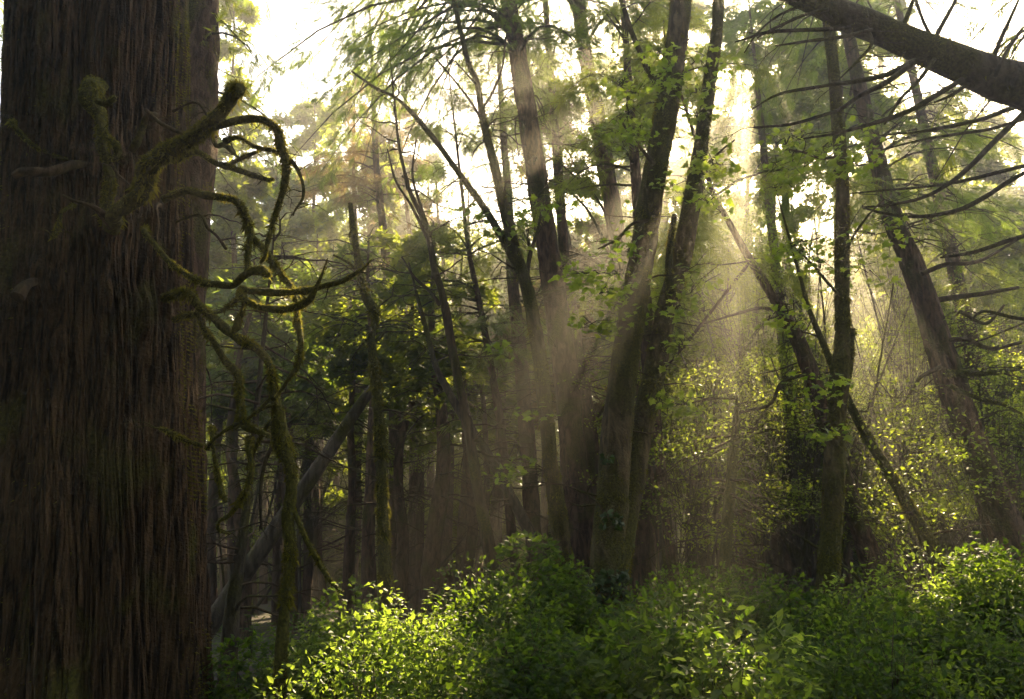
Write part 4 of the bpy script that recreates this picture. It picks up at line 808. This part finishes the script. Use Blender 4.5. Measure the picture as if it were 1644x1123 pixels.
# ------------------------------------------------------------------ bushes
def bush(label, top, Y, w, dpt, seed, mat='salal', n=5200, size=.07, tm=None, stems=26, lean=0):
    """hummocky shrub: many arching stems ending in leafy sprays; `top` is the seen highest pixel"""
    rg = np.random.default_rng(seed); tm = tm or OVAL; p = at(top[0], top[1], Y); h = p[2]; g = gpt(p); H = h - g
    base = np.array([p[0], Y, g - .05]); t = thing('shrub', label, 'shrub', base)
    # lumps on a dome
    k = 34; a = rg.uniform(0, 2 * math.pi, k); rr = np.sqrt(rg.random(k)); lx = rr * np.cos(a) * w; ly = rr * np.sin(a) * dpt
    lz = H * (1 - .62 * rr ** 2) * rg.uniform(.72, 1.0, k); lx[0] = ly[0] = 0; lz[0] = H * .97; lr = rg.uniform(.16, .34, k) * min(1.25, .45 + w)
    L = np.stack([lx, ly, lz], -1)
    i = rg.integers(0, k, n); d = rg.normal(size=(n, 3)); d[:, 2] = np.abs(d[:, 2]) * .9 - .25; d = nrm(d); r = lr[i] * rg.uniform(.55, 1.08, n) ** .5
    q = L[i] + d * (r * 1.15)[:, None] * np.array([1.25, 1.25, .8])
    # loose lower fill
    m = n // 3; ii = rg.integers(0, k, m); q2 = L[ii] * np.array([1, 1, 0]) + rg.normal(size=(m, 3)) * .22; q2[:, 2] = lz[ii] * rg.random(m) * .85
    q = np.vstack([q, q2]); d = np.vstack([d, nrm(rg.normal(size=(m, 3)) + np.array([0, -.5, .6]))])
    q = q[:] + base; q[:, 2] = np.maximum(q[:, 2], g + .03)
    ax = d * .8 + rg.normal(size=q.shape) * .5; ax[:, 2] -= .15; nr = rg.normal(size=q.shape) * .38 + np.array([0, 0, 1.0]) + d * .35
    f = MB(); scatter(f, tm[0], tm[1], q, ax, nr, size * rg.uniform(.5, 1.25, len(q)))
    # upright shoots poking out with leaves alternating along them
    sh = 46; si = rg.integers(0, k, sh); s = np.linspace(0, 1, 6); dr = nrm(rg.normal(size=(sh, 3)) * .45 + np.array([0, 0, .9])); ln = rg.uniform(.18, .42, sh)
    st = L[si] + base + np.array([0, 0, .03]); C = st[:, None] + dr[:, None] * (ln[:, None] * s)[..., None]; C[..., 2] -= .1 * ln[:, None] * s ** 2
    wb = MB(); thin_tubes(wb, C, np.full((sh, 6), .0035) * (1 - .6 * s), 3)
    C0 = base + np.array([0, 0, .0]) + rg.normal(size=(stems, 3)) * np.array([w * .3, dpt * .3, 0]); E = L[rg.integers(0, k, stems)] + base
    CC = C0[:, None] * (1 - s)[None, :, None] + E[:, None] * s[None, :, None]; CC[..., 2] += .12 * np.sin(s * 3.1); thin_tubes(wb, CC, np.full((stems, 6), .008) * (1 - .5 * s), 4)
    wb.build('stems', M['slim'], t, base)
    u = rg.random((sh, 13)); lp = C[:, 0][:, None] + dr[:, None] * (ln[:, None] * u)[..., None]; lp = lp.reshape(-1, 3); dd = rg.normal(size=lp.shape); dd[:, 2] = .12
    scatter(f, tm[0], tm[1], lp, dd, rg.normal(size=lp.shape) * .3 + np.array([0, 0, 1.0]), size * 1.05 * rg.uniform(.55, 1.2, len(lp))); f.build('leaves', M[mat], t, base, smooth=False)
B = [
    ('bright sunlit shrub with a pointed top shoot at lower left', (572, 958), 6.0, .42, .5, 'salal_lit', 3600, .055, None),
    ('bright sunlit shrub spreading right of the pointed one', (655, 1002), 5.7, .5, .5, 'salal_lit', 4200, .055, None),
    ('sunlit leafy shrub at the bottom edge below the pointed shrub', (600, 1050), 4.9, .55, .4, 'salal_lit', 4200, .05, None),
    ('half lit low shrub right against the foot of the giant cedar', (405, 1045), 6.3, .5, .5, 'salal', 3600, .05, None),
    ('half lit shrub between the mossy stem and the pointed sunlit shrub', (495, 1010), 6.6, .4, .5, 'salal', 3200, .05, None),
    ('bright shrub behind, touching the dark centre shrub on its left', (705, 1000), 6.4, .32, .4, 'salal_lit', 2600, .05, None),
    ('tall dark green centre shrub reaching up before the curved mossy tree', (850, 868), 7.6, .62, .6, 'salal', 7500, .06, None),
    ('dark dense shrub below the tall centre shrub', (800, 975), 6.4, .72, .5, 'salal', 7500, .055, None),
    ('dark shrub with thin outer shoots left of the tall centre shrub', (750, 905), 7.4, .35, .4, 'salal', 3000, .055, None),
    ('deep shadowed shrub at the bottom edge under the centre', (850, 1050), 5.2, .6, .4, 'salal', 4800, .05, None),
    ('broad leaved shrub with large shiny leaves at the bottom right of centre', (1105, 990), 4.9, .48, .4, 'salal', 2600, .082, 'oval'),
    ('broad leaved shrub with paler leaves at the bottom edge', (1185, 1030), 4.5, .42, .35, 'salal_lit', 2200, .080, 'oval'),
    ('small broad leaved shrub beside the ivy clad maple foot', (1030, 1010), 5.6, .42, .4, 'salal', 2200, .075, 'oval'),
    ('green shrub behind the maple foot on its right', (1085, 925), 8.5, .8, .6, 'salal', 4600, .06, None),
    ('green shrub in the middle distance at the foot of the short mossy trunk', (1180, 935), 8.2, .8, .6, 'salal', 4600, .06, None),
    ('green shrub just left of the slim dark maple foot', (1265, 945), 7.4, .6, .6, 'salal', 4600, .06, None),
    ('leafy shrub wrapping the right side of the slim dark maple foot', (1385, 935), 7.0, .65, .5, 'salal_lit', 5000, .06, None),
    ('large green shrub with lit top in the right middle', (1480, 905), 7.2, .7, .6, 'salal_lit', 6000, .06, None),
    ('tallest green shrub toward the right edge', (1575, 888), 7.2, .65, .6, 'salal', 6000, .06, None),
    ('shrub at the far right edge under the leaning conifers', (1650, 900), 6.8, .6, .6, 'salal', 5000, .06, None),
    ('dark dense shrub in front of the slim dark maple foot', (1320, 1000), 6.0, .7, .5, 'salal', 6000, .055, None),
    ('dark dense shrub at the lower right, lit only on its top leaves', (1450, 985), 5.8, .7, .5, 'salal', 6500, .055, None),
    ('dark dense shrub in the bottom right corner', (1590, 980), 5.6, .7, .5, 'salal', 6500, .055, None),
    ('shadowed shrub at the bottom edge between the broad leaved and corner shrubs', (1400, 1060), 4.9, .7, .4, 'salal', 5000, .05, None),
]
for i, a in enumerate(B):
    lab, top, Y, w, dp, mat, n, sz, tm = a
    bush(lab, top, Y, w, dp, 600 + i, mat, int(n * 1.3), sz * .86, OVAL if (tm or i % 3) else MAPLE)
# ground cover
rg = np.random.default_rng(700); n = 42000; x = rg.uniform(-9, 14, n); y = 3 + 22 * rg.random(n) ** 1.3; q = np.stack([x, y, 0 * x], -1); k = (vnoise(q * .7, 2) > -.35) & ~((np.abs(x + 3.2) < 1.1) & (np.abs(y - 6) < 1.1)); q = q[k]
q[:, 2] = gz(q[:, 0], q[:, 1]) + rg.random(len(q)) ** 1.5 * (.30 + .25 * vnoise(q * .9, 4))
ax = rg.normal(size=q.shape); ax[:, 2] = .1; f = MB(); scatter(f, OVAL[0], OVAL[1], q, ax, rg.normal(size=q.shape) * .4 + np.array([0, 0, 1.0]), rg.uniform(.04, .10, len(q)))
tag(f.build('ground_cover', M['salal'], smooth=False), 'low leafy ground cover under the shrubs and trunks', 'ground cover', kind='stuff')

# ------------------------------------------------------------------ haze
x0, x1, y0, y1, z0, z1 = -270, 270, -170, 430, -1.6, 42
me = bpy.data.meshes.new('haze'); V = [(x, y, z) for z in (z0, z1) for y in (y0, y1) for x in (x0, x1)]
me.from_pydata(V, [], [(0, 2, 3, 1), (4, 5, 7, 6), (0, 1, 5, 4), (2, 6, 7, 3), (0, 4, 6, 2), (1, 3, 7, 5)])
hz = bpy.data.objects.new('haze', me); col.objects.link(hz); hz['kind'] = 'stuff'; hz['label'] = 'thin sunlit morning mist through the whole forest'; hz['category'] = 'haze'
m = bpy.data.materials.new('mist'); m.use_nodes = True; nt = m.node_tree; nt.nodes.remove(nt.nodes['Principled BSDF'])
vp = nt.nodes.new('ShaderNodeVolumePrincipled'); vp.inputs['Color'].default_value = (1, .96, .87, 1); vp.inputs['Density'].default_value = .0062; vp.inputs['Anisotropy'].default_value = .76
nt.links.new(vp.outputs[0], nt.nodes['Material Output'].inputs['Volume']); me.materials.append(m)
